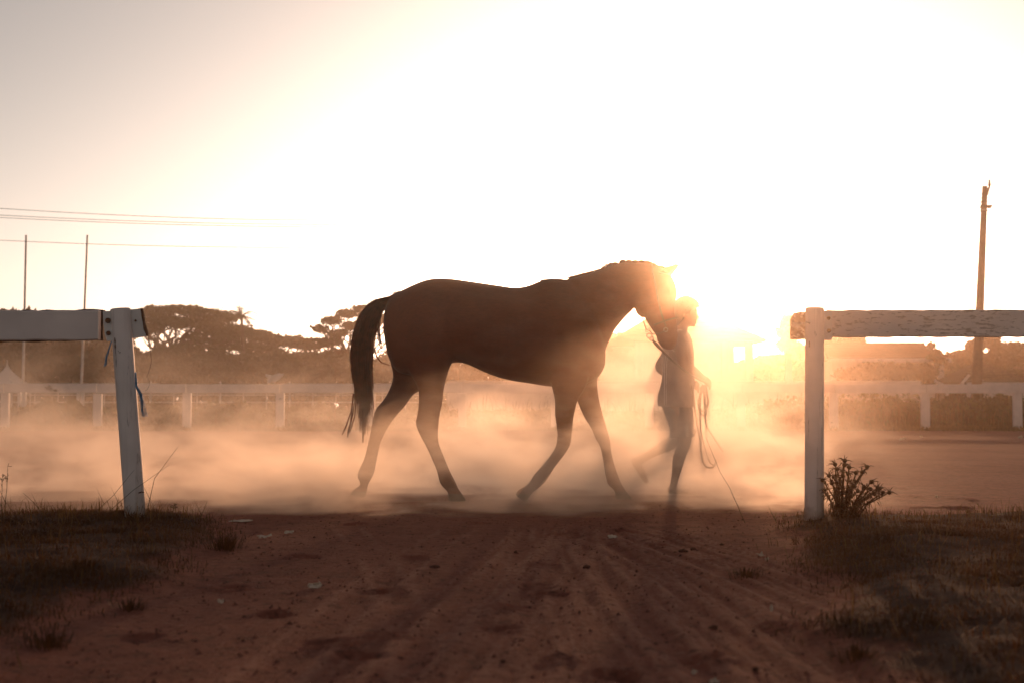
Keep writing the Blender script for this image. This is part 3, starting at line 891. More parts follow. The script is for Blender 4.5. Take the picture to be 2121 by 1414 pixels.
# left: leaning post
b = at(284, 1075, PY)
fl = empty('gate_fence', (b.x, PY, 0), 'leaning white round post with broken white rail at the left', 'fence', 'white fence ends at the gateway')
leaning_post('post', fl, (249, 639), (285, 1078), 0.0575, M['post_paint'], PY)
rl = MB(); plank(rl, at(-560, 676, PY - .015), at(206, 674, PY - .015), 0.028, 0.083, 40, .002, 3)
rl.obj('rail', M['rail_paint2'], fl)
rb = MB(); plank(rb, at(-560, 683, PY + .045), at(216, 673, PY + .045), 0.026, 0.088, 40, .004, 4)
rb.obj('backing_board', M['wood_dark'], fl)
# bent steel strap behind the post, torn at its right end
def plate(name, outline, Yd, th, mat, parent, bend=None):
    v, f = [], []
    n = len(outline)
    for s in (0, 1):
        for i, (px, py) in enumerate(outline):
            p = at(px, py, Yd)
            dy = bend(px) if bend else 0.0
            v.append((p.x, p.y + dy + s * th, p.z))
    f.append(tuple(range(n))); f.append(tuple(range(2*n-1, n-1, -1)))
    for i in range(n):
        j = (i + 1) % n
        f.append((i, i+n, j+n, j))
    return mesh_obj(name, v, f, mat, parent)
plate('strap_plate', [(213, 645), (246, 643), (246, 705), (221, 706), (217, 692), (214, 670)], PY - .03, .008, M['rust_plate'], fl)
plate('strap_plate', [(262, 642), (293, 639), (296, 654), (298, 668), (301, 682), (305, 692), (304, 696), (288, 699), (264, 701)], PY + .012, .010, M['rust_plate'], fl)
edge = [(293, 639), (296, 654), (298, 668), (301, 682), (305, 692), (304, 696)]
MB().tube([at(px, py, PY + .010) for px, py in edge], [.006, .009, .007, .010, .008, .005], 6).obj('torn_edge', M['rust'], fl)
bolt(fl, 224, 664, PY - .032, .016); bolt(fl, 225, 690, PY - .032, .013); bolt(fl, 281, 664, PY + .008, .006)
# crack and scars running down the post
def scar(pts, w, parent, Yd, r):
    P = [at(px, py, Yd) for px, py in pts]
    axis_a, axis_b = at(249, 639, PY), at(285, 1078, PY)
    out_ = []
    for p in P:
        t_ = (axis_a.z - p.z) / (axis_a.z - axis_b.z)
        c = axis_a + (axis_b - axis_a) * t_
        dx = max(-r * .95, min(r * .95, p.x - c.x))
        out_.append(Vector((c.x + dx, PY - math.sqrt(max(r * r - dx * dx, 1e-6)) + .0015, p.z)))
    rr = random.Random(int(pts[0][1]))
    fine_, rad = [], []
    for i in range(len(out_) - 1):
        for k in range(5):
            fine_.append(out_[i].lerp(out_[i+1], k / 5) + Vector((rr.uniform(-.0012, .0012), 0, 0))); rad.append(w * rr.uniform(.35, 1.1))
    MB().tube(fine_, rad, 5).obj('crack', M['rust'], parent)
scar([(243, 700), (245, 730), (247, 775)], .006, fl, PY, .0575)
scar([(250, 726), (253, 731), (256, 729)], .004, fl, PY, .0575)
scar([(270, 985), (272, 1020), (277, 1060)], .0045, fl, PY, .0575)
scar([(291, 1019), (297, 1017), (301, 1019)], .004, fl, PY, .0575)

# right: upright post
b = at(1687, 1072, PY)
fr_ = empty('gate_fence', (b.x, PY, 0), 'upright white round post with weathered white rail at the right', 'fence', 'white fence ends at the gateway')
leaning_post('post', fr_, (1687.5, 637), (1686, 1078), 0.0535, M['post_paint'], PY)
rl = MB(); plank(rl, at(1712, 670.5, PY + .02), at(2700, 669, PY + .02), 0.03, 0.0765, 60, .0025, 9)
rl.obj('rail', M['rail_paint'], fr_)
plate('strap_plate', [(1700, 644), (1723, 643), (1724, 701), (1722, 704), (1700, 704)], PY - .022, .008, M['rust_plate'], fr_)
plate('strap_plate', [(1637, 661), (1644, 648), (1655, 646), (1672, 646), (1672, 703), (1637, 703)], PY + .005, .010, M['rust_flake'], fr_)
bolt(fr_, 1716, 659, PY - .024, .011); bolt(fr_, 1717, 685, PY - .024, .012)
def scar2(pts, w, r=.0535):
    rr = random.Random(int(pts[0][1])); fine_, rad = [], []
    for i in range(len(pts) - 1):
        for k in range(4):
            a = k / 4
            p = at(pts[i][0]*(1-a)+pts[i+1][0]*a, pts[i][1]*(1-a)+pts[i+1][1]*a, PY)
            dx = max(-r*.95, min(r*.95, p.x - b.x))
            fine_.append(Vector((p.x, PY - math.sqrt(r*r - dx*dx) + .001, p.z))); rad.append(w * rr.uniform(.3, 1.1))
    MB().tube(fine_, rad, 5).obj('crack', M['rust'], fr_)
scar2([(1673, 707), (1673, 713), (1673, 721)], .0035)
scar2([(1668, 668), (1676, 672)], .004)

# blue twine and a loose wire at the left post
def twine(name, pts, label, r=.005, strands_=5, spread=.006, mat='twine', cat='twine', grp=None):
    mb = MB(); rr = random.Random(len(pts) + int(pts[0][0]))
    for k in range(strands_):
        o_ = Vector((rr.uniform(-1, 1), rr.uniform(-1, 1), 0)) * spread
        P = []
        for i, (px, py) in enumerate(pts):
            g = i / (len(pts) - 1)
            P.append(at(px, py, PY - .06) + o_ * (0.3 + 1.6 * g) + Vector((rr.uniform(-1, 1), rr.uniform(-1, 1), rr.uniform(-1, 1))) * .004 * g)
        mb.tube(P, [r * (1 - .6 * i / len(P)) for i in range(len(P))], 4)
    o = mb.obj(name, M[mat], None, loc=tuple(at(*pts[0], PY - .06)))
    return tag(o, label, cat, grp)
twine('twine', [(231, 706), (226, 722), (220, 740), (219, 752), (217, 758)], 'short blue twine end hanging under the bracket of the leaning post', .0022, 7, .004)
twine('twine', [(281, 770), (283, 800), (291, 815), (296, 835), (297, 850), (300, 862)], 'frayed blue twine tuft on the right side of the leaning post', .0018, 26, .010)
twine('loose_wire', [(298, 664), (306, 690), (310, 720), (314, 745), (311, 762), (304, 780), (309, 788), (310, 796), (306, 804), (299, 809)], 'thin kinked wire dangling from the torn bracket of the leaning post', .0016, 1, .0, 'wire', 'wire')

# ------------------------------------------------------------------ far white track fence
FY = 40.0
f0 = at(-400, 888, FY)
ff = empty('track_fence', (0, FY, 0), 'long low white board fence across the far side of the track', 'fence')
posts_px = [-180, 10, 202, 387, 580, 768, 957, 1150, 1345, 1535, 1727, 1917, 2108, 2300]
base_me = None
for i, px in enumerate(posts_px):
    p = at(px, 888, FY)
    w = 0.118
    o = MB().box(p.x - w, p.x + w, FY - .07, FY + .07, -0.05, 1.005 + 0.012 * math.sin(i * 2.1)).obj('post', M['far_paint'], ff)
    bevel(o, .012)
for i in range(len(posts_px) - 1):
    x0, x1 = at(posts_px[i], 800, FY).x, at(posts_px[i+1], 800, FY).x
    dz = 0.012 * math.sin(i * 1.7) - (0.012 if i > 10 else 0)
    z0, z1 = 1.022 + dz, 1.27 + dz
    o = MB().box(x0 + .004, x1 - .004, FY - .10, FY - .02, z0, z1).obj('rail', M['far_paint'], ff)
    bevel(o, .01)
# rag on the far rail
r_ = np.random.default_rng(5)
c = at(566, 790, FY)
mb = MB()
g = 7
pts = []
for i in range(g):
    for j in range(g):
        u, v2 = i/(g-1) - .5, j/(g-1) - .5
        sx = 0.42 * (0.45 + 0.75 * (v2 + .5))
        pts.append((c.x + u * sx + .12 * (v2) + r_.normal(0, .02), FY - .08 + .05 * math.sin(9*u) + r_.normal(0, .02), 1.30 + (v2 + .5) * 0.24 + r_.normal(0, .012) + .03*math.sin(7*u)))
fcs = [(i*g+j, (i+1)*g+j, (i+1)*g+j+1, i*g+j+1) for i in range(g-1) for j in range(g-1)]
rag = mesh_obj('rag', pts, fcs, M['canvas'], None, True, loc=tuple(c))
sm = rag.modifiers.new('solid', 'SOLIDIFY'); sm.thickness = .012
tag(rag, 'crumpled white rag caught on top of the far track fence', 'rag')

# ------------------------------------------------------------------ pipe fence behind
GY = 78.0
pf = empty('pipe_fence', (0, GY, 0), 'thin white pipe rail fence behind the track fence', 'fence')
for px in range(-120, 960, 48):
    x = at(px, 830, GY).x
    tall = (px // 48) % 3 == 0
    MB().tube([(x, GY, -.1), (x, GY, 1.95 if tall else 1.36)], .05 if tall else .03, 8).obj('post', M['pipe'], pf)
x0, x1 = at(-140, 830, GY).x, at(935, 830, GY).x
for py, r in ((812, .04), (817, .03), (832, .03), (795, .05)):
    z = at(0, py, GY).z
    xe = x1 if py != 795 else at(330, 830, GY).x
    k = 10
    for j in range(k):
        a, b2 = x0 + (xe - x0) * j / k, x0 + (xe - x0) * (j + 1) / k
        MB().tube([(a, GY - .03, z), (b2, GY - .03, z - .01)], r, 6).obj('rail', M['pipe'], pf)

# ------------------------------------------------------------------ flag poles
FPY = 70.0
for (tx, bx, lab) in ((54, 46, 'thin white flagpole nearest the left picture edge'), (181, 166, 'thin white flagpole right beside the leaning post, slightly tilted')):
    top, bot = at(tx, 487, FPY), at(bx, 868, FPY)
    fp = empty('flagpole', (bot.x, FPY, 0), lab, 'flagpole', 'flagpoles')
    MB().tube([Vector((bot.x, FPY, .35)), bot.lerp(top, .5), top], [.062, .056, .045], 10).obj('pole', M['pipe'], fp)
    for s in (-1, 1):
        MB().box(bot.x + s*.13 - .05, bot.x + s*.13 + .05, FPY - .07, FPY + .07, .3, 1.32).obj('bracket_channel', M['pipe'], fp)
    bl = MB().box(bot.x - .52, bot.x + .52, FPY - .6, FPY + .6, -.1, .46).obj('base_block', M['concrete'], fp)
    bevel(bl, .03)

# ------------------------------------------------------------------ tent
TY = 95.0
apex, el_, er_ = at(15, 752, TY), at(-22, 793, TY), at(47, 793, TY)
tt_ = empty('tent', (apex.x, TY, 0), 'white peaked canopy tent at the left edge', 'tent')
mb = MB(); n, m = 8, 10
hw = (er_.x - el_.x) / 2 * 1.05
for i in range(m + 1):
    s = i / m
    rad = hw * (s ** 1.55) + .02
    z = apex.z + (er_.z - apex.z) * s
    mb.v += [(apex.x + rad * max(-1, min(1, 1.41 * math.cos(2*math.pi*(k+.5)/n))), TY + rad * max(-1, min(1, 1.41 * math.sin(2*math.pi*(k+.5)/n))), z) for k in range(n)]
for i in range(m):
    for k in range(n): mb.f.append((i*n+k, i*n+(k+1) % n, (i+1)*n+(k+1) % n, (i+1)*n+k))
mb.obj('canopy', M['canvas'], tt_)
mb = MB(); mb.tube([apex, apex + Vector((0, 0, .25))], .03, 6); mb.obj('finial', M['pipe'], tt_)
for sx in (-1, 1):
    for sy in (-1, 1):
        MB().tube([(apex.x + sx*hw, TY + sy*hw, -.05), (apex.x + sx*hw, TY + sy*hw, er_.z + .02)], .05, 6).obj('leg', M['pipe'], tt_)
MB().box(apex.x - hw, apex.x + hw, TY - hw - .02, TY - hw + .02, er_.z - .28, er_.z).obj('valance', M['canvas'], tt_)
# ------------------------------------------------------------------ white boundary wall, pavilion, houses, pole
WY = 74.0
x0, x1 = at(925, 800, WY).x, at(1907, 800, WY).x
wl_ = empty('boundary_wall', ((x0+x1)/2, WY, 0), 'long low white plastered wall behind the track fence', 'wall')
zt = at(1000, 789, WY).z
segs = 8
for i in range(segs):
    a, b = x0 + (x1-x0)*i/segs, x0 + (x1-x0)*(i+1)/segs
    o = MB().box(a + .004, b - .004, WY - .1, WY + .1, -.1, zt - .06 + (0.03 if i == 3 else 0)).obj('panel', M['wall'], wl_)
    o = MB().box(a + .006, b - .006, WY - .14, WY + .14, zt - .058 + (0.03 if i == 3 else 0), zt + .03 + (0.03 if i == 3 else 0)).obj('coping', M['wall'], wl_)
    bevel(o, .03)

# pavilion gatehouse near the low sun
PVY = 82.0
def S(px, py, Yd=PVY): return at(px, py, Yd)
pv_ = empty('gatehouse', (S(1420, 850).x, PVY, 0), 'open sided gatehouse with a wide pitched roof behind the walking person', 'building')
ridge_l, ridge_r = S(1385, 632), S(1420, 632)
eL, eR = S(1262, 706), S(1562, 708)
dep = 4.0
v = [(eL.x, PVY-dep, eL.z), (eR.x, PVY-dep, eR.z), (eR.x, PVY+dep, eR.z), (eL.x, PVY+dep, eL.z), (ridge_l.x, PVY, ridge_l.z), (ridge_r.x, PVY, ridge_r.z)]
v += [(a, b_, c_ - .16) for a, b_, c_ in v[:4]]
roof = mesh_obj('roof', v, [(0, 1, 5, 4), (1, 2, 5), (2, 3, 4, 5), (3, 0, 4), (0, 6, 7, 1), (1, 7, 8, 2), (2, 8, 9, 3), (3, 9, 6, 0), (6, 9, 8, 7)], M['rooftile'], pv_)
# tile courses on the front and side slopes
nr = 9
for i in range(1, nr):
    s = i / nr
    A, B = Vector(v[0]).lerp(Vector(v[4]), s), Vector(v[1]).lerp(Vector(v[5]), s)
    MB().tube([A + Vector((0, -.03, .02)), B + Vector((0, -.03, .02))], .045, 5).obj('tile_course', M['rooftile'], roof)
zb = eL.z - .17
for px in (1312, 1484, 1532):
    x = S(px, 800).x
    o = MB().box(x - .22, x + .22, PVY - dep + .5, PVY - dep + .94, -.1, zb).obj('column', M['wall'], pv_); bevel(o, .03)
for px in (1302, 1532):
    x = S(px, 800).x
    MB().box(x - .2, x + .2, PVY + dep - .9, PVY + dep - .5, -.1, zb).obj('column', M['wall'], pv_)
xa, xb = S(1312, 800).x + .23, S(1484, 800).x - .23
MB().box(xa, xb, PVY - dep + .55, PVY - dep + .85, -.1, zb - .01).obj('wall', M['wall'], pv_)
MB().box(S(1250, 800).x, S(1345, 800).x, PVY + dep - 1.0, PVY + dep - .8, -.1, zb - .01).obj('rear_wall', M['wall'], pv_)
xa, xb = S(1484, 800).x + .23, S(1532, 800).x - .23
MB().box(xa, xb, PVY - dep + .55, PVY - dep + .85, -.1, S(1500, 752).z).obj('wall', M['wall'], pv_)

# gate pillar and second small roof to the right of the sun
gp = empty('gate_pillar', (S(1634, 800, 70).x, 70, 0), 'tall white gate pillar seen just left of the upright post', 'pillar')
x = S(1634, 800, 70).x
o = MB().box(x - .15, x + .15, 69.85, 70.15, -.1, at(0, 735, 70).z).obj('shaft', M['wall'], gp); bevel(o, .02)
o = MB().box(x - .2, x + .2, 69.8, 70.2, at(0, 735, 70).z + .002, at(0, 731, 70).z).obj('cap', M['wall'], gp); bevel(o, .02)

def house(name, label, Yd, xl, xr, ridge_y, eave_y, ridge_xl, ridge_xr, mat, dep=3.2, ground_px=None, win=()):
    cx = (at(xl, 800, Yd).x + at(xr, 800, Yd).x) / 2
    h = empty(name, (cx, Yd, 0), label, 'house')
    a, b = at(xl, eave_y, Yd), at(xr, eave_y, Yd)
    rl, rr = at(ridge_xl, ridge_y, Yd), at(ridge_xr, ridge_y, Yd)
    o_ = .35
    v = [(a.x, Yd-dep, a.z), (b.x, Yd-dep, b.z), (b.x, Yd+dep, b.z), (a.x, Yd+dep, a.z), (rl.x, Yd, rl.z), (rr.x, Yd, rr.z)]
    v += [(p, q, z - .14) for p, q, z in v[:4]]
    rf = mesh_obj('roof', v, [(0, 1, 5, 4), (1, 2, 5), (2, 3, 4, 5), (3, 0, 4), (0, 6, 7, 1), (1, 7, 8, 2), (2, 8, 9, 3), (3, 9, 6, 0), (6, 9, 8, 7)], mat, h)
    for i in range(1, 7):
        s = i / 7
        A, B = Vector(v[0]).lerp(Vector(v[4]), s), Vector(v[1]).lerp(Vector(v[5]), s)
        MB().tube([A + Vector((0, -.03, .02)), B + Vector((0, -.03, .02))], .04, 5).obj('tile_course', mat, rf)
    MB().tube([Vector(v[4]) + Vector((0, 0, .04)), Vector(v[5]) + Vector((0, 0, .04))], .09, 6).obj('ridge_cap', mat, rf)
    MB().box(a.x + .02, b.x - .02, Yd - dep - .05, Yd - dep - .004, a.z - .26, a.z - .02).obj('fascia', M['wall'], h)
    MB().box(a.x + o_, b.x - o_, Yd - dep + o_, Yd + dep - o_, -.1, a.z - .142).obj('wall', M['wall'], h)
    for wx in win:
        c_ = at(wx, 775, Yd).x
        w_ = MB().box(c_ - .5, c_ + .5, Yd - dep + o_ - .05, Yd - dep + o_ - .003, 1.0, 2.1).obj('window', M['pipe'], h)
        MB().box(c_ - .42, c_ + .42, Yd - dep + o_ - .075, Yd - dep + o_ - .052, 1.08, 2.02).obj('pane', M['wood_dark'], w_)
    return h
house('house', 'house with a long brown tiled roof under the right rail', 92, 1690, 1936, 713, 744, 1700, 1915, M['rooftile'], 3.5, win=(1740, 1800, 1860))
house('thatched_hut', 'low hut with a dark thatched roof behind the utility pole', 84, 1955, 2105, 752, 792, 2015, 2040, M['thatch'], 3.0, win=(1990,))
house('thatched_hut', 'low dark roofed hut at the right edge behind the fence', 96, 2070, 2200, 762, 793, 2100, 2170, M['thatch'], 3.0)
# leaning boards beside the hut
for (p, q, lab) in (((1936, 787), (1954, 797), 'pale loose board lying left of the hut'), ((1993, 793), (2008, 775), 'pale loose board leaning in front of the hut roof')):
    A, B = at(*p, 66), at(*q, 66)
    c_ = A.lerp(B, .5)
    fr2 = empty('slanted_board', (c_.x, 66, 0), lab, 'board')
    mb = MB(); plank(mb, A, B, .03, .06, 4, 0); mb.obj('board', M['wall'], fr2)
    MB().box(c_.x - .04, c_.x + .04, 66.04, 66.12, -.1, c_.z + .02).obj('prop', M['bark'], fr2)
# short white fence behind on the right
sf = empty('paddock_fence', (at(2010, 800, 62).x, 62, 0), 'short white paddock fence below the hut at the right', 'fence')
for px in (1962, 2010, 2057, 2105, 2150):
    x = at(px, 800, 62).x
    MB().box(x - .06, x + .06, 61.95, 62.05, -.1, 1.5).obj('post', M['pipe'], sf)
MB().box(at(1955, 800, 62).x, at(2170, 800, 62).x, 61.88, 61.94, 1.38, 1.55).obj('rail', M['pipe'], sf)

# utility pole and its four lines
UY = 55.0
ut, ub = at(2040, 386, UY), at(2020, 874, UY)
up_ = empty('utility_pole', (ub.x, UY, 0), 'tall slightly leaning wooden utility pole at the right', 'utility pole')
def up_at(py):
    s = (py - 386) / (874 - 386); return ut.lerp(ub, s)
MB().tube([Vector((ub.x, UY, -.1)), ub, ub.lerp(ut, .5), ut.lerp(ub, .02), ut], [.215, .213, .155, .105, .098], 16).obj('shaft', M['pole'], up_)
p = up_at(400)
MB().tube([p + Vector((.06, -.05, -.1)), p + Vector((.11, -.08, .08)), p + Vector((.16, -.1, .24))], [.05, .045, .04], 8).obj('top_bracket', M['iron'], up_)
MB().tube([p + Vector((.16, -.1, .24)), p + Vector((.16, -.1, .3)), p + Vector((.16, -.1, .36)), p + Vector((.16, -.1, .5))], [.035, .06, .045, .03], 8).obj('insulator', M['iron'], up_)
for py, rr_ in ((418, .125), (430, .15), (436, .135)):
    p = up_at(py)
    MB().tube([p + Vector((0, 0, -.035)), p + Vector((0, 0, .035))], rr_, 14).obj('band', M['concrete'] if py == 436 else M['iron'], up_)
p = up_at(428)
MB().box(p.x - .19, p.x + .26, UY - .2, UY - .12, p.z - .03, p.z + .03).obj('cross_iron', M['iron'], up_)
p = up_at(431)
MB().tube([p + Vector((.14, -.1, 0)), p + Vector((.24, -.1, .02))], .05, 8).obj('insulator', M['iron'], up_)
def para(a, b, c):
    A = np.array([[x*x, x, 1] for x, _ in (a, b, c)]); return np.linalg.solve(A, [y for _, y in (a, b, c)])
lines_px = [((0, 432), (600, 456), (2047, 373), 'topmost'), ((0, 446), (600, 465), (2040, 401), 'second from top'),
            ((0, 451), (600, 470), (2040, 410), 'third from top'), ((0, 498), (600, 513), (2037, 437), 'lowest')]
for a, b, c, nm in lines_px:
    k2 = para(a, b, c)
    pts = [at(px, float(np.polyval(k2, px)), UY) for px in np.linspace(-420, c[0], 60)]
    # next span, leaving the pole to the right
    pts += [at(px, c[1] + 0.052 * (px - c[0]) - 2.2e-5 * (px - c[0])**2, UY) for px in np.linspace(c[0], c[0] + 700, 12)[1:]]
    o = MB().tube(pts, .0105, 5).obj('power_line', M['wire'], None, loc=tuple(pts[0]))
    tag(o, nm + ' of the four power lines crossing the sky', 'power line', 'power lines')
# ------------------------------------------------------------------ trees
def leaf_quads(centres, size, r_, flat=0.0):
    n = len(centres)
    a = r_.normal(size=(n, 3)); a[:, 2] *= (1 - flat); a /= np.linalg.norm(a, axis=1)[:, None]
    b = r_.normal(size=(n, 3)); b[:, 2] *= (1 - flat)
    b -= (a * b).sum(1)[:, None] * a; b /= np.linalg.norm(b, axis=1)[:, None]
    s = size * r_.uniform(.55, 1.3, size=(n, 1))
    w = s * r_.uniform(.35, .6, size=(n, 1))
    return np.stack([centres - a*s, centres - b*w + a*s*.1, centres + a*s, centres + b*w + a*s*.1], 1)

def branch(mb, p, q, r0, r1, r_, wig=.08, seg=5):
    p, q = Vector(p), Vector(q)
    L = (q - p).length
    pts = [p]
    for i in range(1, seg + 1):
        s = i / seg
        off = Vector(r_.normal(size=3)) * wig * L * (1 if i < seg else 0) * .5
        pts.append(p.lerp(q, s) + off + Vector((0, 0, -.08 * L * math.sin(math.pi * s))))
    mb.tube(pts, [r0 + (r1 - r0) * i / seg for i in range(seg + 1)], 6)
    return pts

def tree(name, label, base, clumps, trunk_r, fork, leaf, nleaf, mat, seed, flat=0.0, group='trees beyond the track', limbs=True, twigs=0, shell=.55):
    """clumps: (centre xyz, (rx, ry, rz)); fork: point where the limbs start"""
    r_ = np.random.default_rng(seed)
    root = empty(name, base, label, 'tree', group)
    mb = MB()
    fork = Vector(fork)
    branch(mb, Vector(base) + Vector((0, 0, -.1)), fork, trunk_r * 1.25, trunk_r * .8, r_, .05, 6)
    vols = np.array([a[1][0] * a[1][1] * a[1][2] for a in clumps]) ** .67
    cnt = (vols / vols.sum() * nleaf).astype(int) + 6
    pts = []
    for (c, rad), k in zip(clumps, cnt):
        c = Vector(c)
        if limbs:
            pl = branch(mb, fork, c, trunk_r * .5, trunk_r * .10, r_, .1, 6)
            for j in range(3 + twigs):
                s = pl[r_.integers(3, 7) if len(pl) > 6 else -1]
                e = c + Vector(r_.normal(size=3) * np.array(rad) * .62)
                branch(mb, s, e, trunk_r * .16, trunk_r * .03, r_, .1, 3)
        d = r_.normal(size=(k, 3)); d /= np.linalg.norm(d, axis=1)[:, None]
        rr = (shell + (1 - shell) * r_.random(k)) ** .8
        rr = np.where(r_.random(k) < .12, r_.uniform(1.0, 1.22, k), rr)
        q = np.array(c) + d * rr[:, None] * np.array(rad)
        # small sub-tufts so the outline is uneven
        q += .10 * np.array(rad) * np.sin(q[:, [1, 2, 0]] * 2.3 + seed)
        pts.append(q)
    pts = np.concatenate(pts)
    pts = pts[pts[:, 2] > .05]
    mb.obj('trunk', M['bark'], root, smooth=True)
    quads_obj('crown', leaf_quads(pts, leaf, r_, flat), None, mat, root)
    return root

def dome_clumps(Yd, spec, depth=2.5, rz_of=0.45, r_=None):
    """spec: (px, py, rx_px, rz_px) clumps seen in the picture, spread over depth"""
    out_ = []
    for (px, py, rx, rz) in spec:
        k = Yd / F
        for j in range(2):
            dy = r_.uniform(-depth, depth)
            c = at(px + r_.normal(0, rx*.12), py + r_.normal(0, rz*.12), Yd + dy)
            out_.append((tuple(c), (rx * k, rx * k * .9, rz * k)))
    return out_

def px_tree(name, label, Yd, base_px, fork_px, spec, trunk_r, leaf, nleaf, mat, seed, **kw):
    r_ = np.random.default_rng(seed + 100)
    depth = kw.pop('depth', 2.2)
    b_ = at(base_px, 850, Yd); base = (b_.x, Yd, 0.0)
    fk = at(*fork_px, Yd)
    return tree(name, label, base, dome_clumps(Yd, spec, depth, r_=r_), trunk_r, tuple(fk), leaf, nleaf, mat, seed, **kw)

px_tree('broadleaf_tree', 'dense dark tree behind the white tent at the left edge', 118, 10, (12, 740),
        [(-40, 672, 45, 26), (20, 662, 45, 24), (60, 668, 40, 24), (0, 710, 60, 30), (50, 730, 55, 34), (-30, 750, 55, 36)], .3, 0.234, 7140, M['leaf2'], 1)
px_tree('broadleaf_tree', 'dense dark tree between the two flagpoles', 124, 125, (125, 740),
        [(100, 690, 45, 28), (150, 684, 45, 26), (120, 730, 60, 34), (170, 742, 45, 36), (85, 752, 45, 34)], .3, 0.234, 7140, M['leaf2'], 2)
px_tree('broadleaf_tree', 'dense dark tree behind the leaning post', 122, 225, (225, 745),
        [(205, 700, 40, 26), (245, 694, 42, 26), (225, 738, 55, 32), (262, 748, 45, 30), (195, 760, 45, 28)], .3, 0.234, 7140, M['leaf2'], 3)
px_tree('rain_tree', 'wide umbrella shaped rain tree right of the leaning post', 140, 345, (340, 735),
        [(290, 656, 34, 13), (330, 645, 40, 12), (375, 641, 40, 10), (425, 648, 42, 11), (465, 656, 38, 11), (300, 682, 38, 10), (350, 668, 45, 11), (400, 672, 48, 12), (450, 680, 48, 13),
         (490, 688, 42, 13), (425, 700, 48, 12), (480, 712, 50, 12)], .42, 0.195, 14620, M['leaf'], 4, flat=.4, twigs=4, depth=4.5)
px_tree('rain_tree', 'lower spreading tree sloping down right of the palm', 132, 545, (540, 760),
        [(530, 690, 30, 8), (548, 702, 34, 9), (575, 706, 34, 10), (610, 710, 36, 12), (645, 712, 34, 12), (540, 726, 44, 13), (590, 740, 40, 8), (630, 746, 42, 10)], .32, 0.195, 8840, M['leaf'], 5, flat=.35, twigs=3, depth=3.5)
px_tree('sparse_tree', 'airy tree with open branches left of the horse tail', 110, 728, (728, 740),
        [(660, 682, 18, 8), (690, 664, 22, 8), (720, 650, 24, 8), (755, 640, 26, 8), (790, 628, 26, 8), (830, 612, 18, 7), (700, 690, 24, 8), (735, 676, 26, 8), (770, 664, 28, 8), (680, 706, 26, 8),
         (755, 700, 22, 7), (800, 660, 26, 8), (820, 690, 22, 9)], .24, 0.172, 6120, M['leaf'], 6, flat=.3, twigs=6, depth=3.0)
px_tree('broadleaf_tree', 'round tree low behind the far fence left of the horse', 115, 668, (668, 765),
        [(640, 745, 40, 18), (690, 742, 40, 20), (725, 770, 40, 18), (660, 772, 45, 18)], .25, 0.218, 6120, M['leaf2'], 7)
px_tree('broadleaf_tree', 'bushy tree low behind the fence under the rain tree', 119, 400, (400, 765),
        [(300, 748, 38, 20), (345, 742, 42, 24), (395, 736, 45, 22), (445, 744, 42, 22), (490, 752, 42, 22), (320, 775, 40, 16), (380, 775, 45, 16), (440, 776, 45, 16)], .28, 0.218, 10200, M['leaf2'], 8)
px_tree('broadleaf_tree', 'bushy tree low behind the far fence under the palm', 121, 560, (560, 768),
        [(520, 764, 45, 18), (565, 760, 45, 20), (610, 766, 42, 18)], .25, 0.218, 5440, M['leaf2'], 9)
px_tree('sparse_tree', 'tree with sky gaps seen under the horse belly', 112, 975, (975, 775),
        [(930, 735, 34, 14), (970, 742, 26, 10), (1010, 728, 34, 14), (1050, 745, 40, 16), (900, 760, 40, 16), (990, 768, 34, 10), (1060, 775, 45, 14), (880, 720, 40, 16), (1090, 740, 40, 16)], .25, 0.187, 7140, M['leaf'], 10, twigs=3)
px_tree('broadleaf_tree', 'tree behind the horse hindquarters', 118, 850, (850, 765),
        [(820, 745, 40, 22), (860, 735, 40, 22), (840, 770, 45, 16), (795, 770, 40, 16)], .25, 0.218, 5100, M['leaf2'], 11)
px_tree('broadleaf_tree', 'leafy tree just right of the horse chest', 108, 1262, (1262, 770),
        [(1250, 712, 26, 14), (1275, 702, 24, 12), (1235, 740, 30, 16), (1262, 762, 34, 16), (1290, 745, 26, 14), (1225, 768, 30, 14), (1180, 755, 45, 22), (1130, 765, 45, 18)], .25, 0.187, 7140, M['leaf'], 12, twigs=2)
px_tree('broadleaf_tree', 'low tree in the glare right of the gatehouse', 108, 1585, (1585, 775),
        [(1560, 752, 30, 12), (1590, 750, 28, 12), (1620, 746, 26, 14), (1560, 775, 34, 14), (1605, 774, 40, 14), (1650, 762, 34, 16)], .22, 0.203, 5440, M['leaf'], 13)
px_tree('broadleaf_tree', 'slim tall tree in the glare left of the upright post', 114, 1640, (1640, 760),
        [(1618, 690, 12, 12), (1632, 668, 14, 14), (1645, 690, 18, 16), (1628, 716, 18, 14), (1650, 725, 22, 16), (1625, 745, 22, 12)], .2, 0.187, 4080, M['leaf'], 14)
px_tree('broadleaf_tree', 'tree behind the left end of the tiled house', 104, 1745, (1745, 765),
        [(1720, 700, 22, 14), (1750, 694, 24, 14), (1775, 704, 18, 13), (1740, 726, 40, 18), (1700, 730, 30, 18)], .25, 0.187, 5780, M['leaf'], 15)
px_tree('broadleaf_tree', 'bushy tree in front of the tiled house', 84, 1850, (1850, 785),
        [(1760, 774, 30, 12), (1800, 768, 32, 13), (1840, 765, 34, 15), (1880, 768, 32, 14), (1915, 770, 30, 15), (1780, 788, 40, 10), (1840, 788, 45, 10), (1900, 788, 40, 10)], .22, .2, 6200, M['leaf2'], 16)
px_tree('sparse_tree', 'thin wispy tree at the right end of the tiled roof', 88, 1942, (1940, 760),
        [(1928, 716, 8, 7), (1940, 728, 9, 5), (1934, 740, 12, 6), (1948, 748, 12, 6)], .08, .16, 420, M['leaf'], 17, twigs=4, depth=.8)
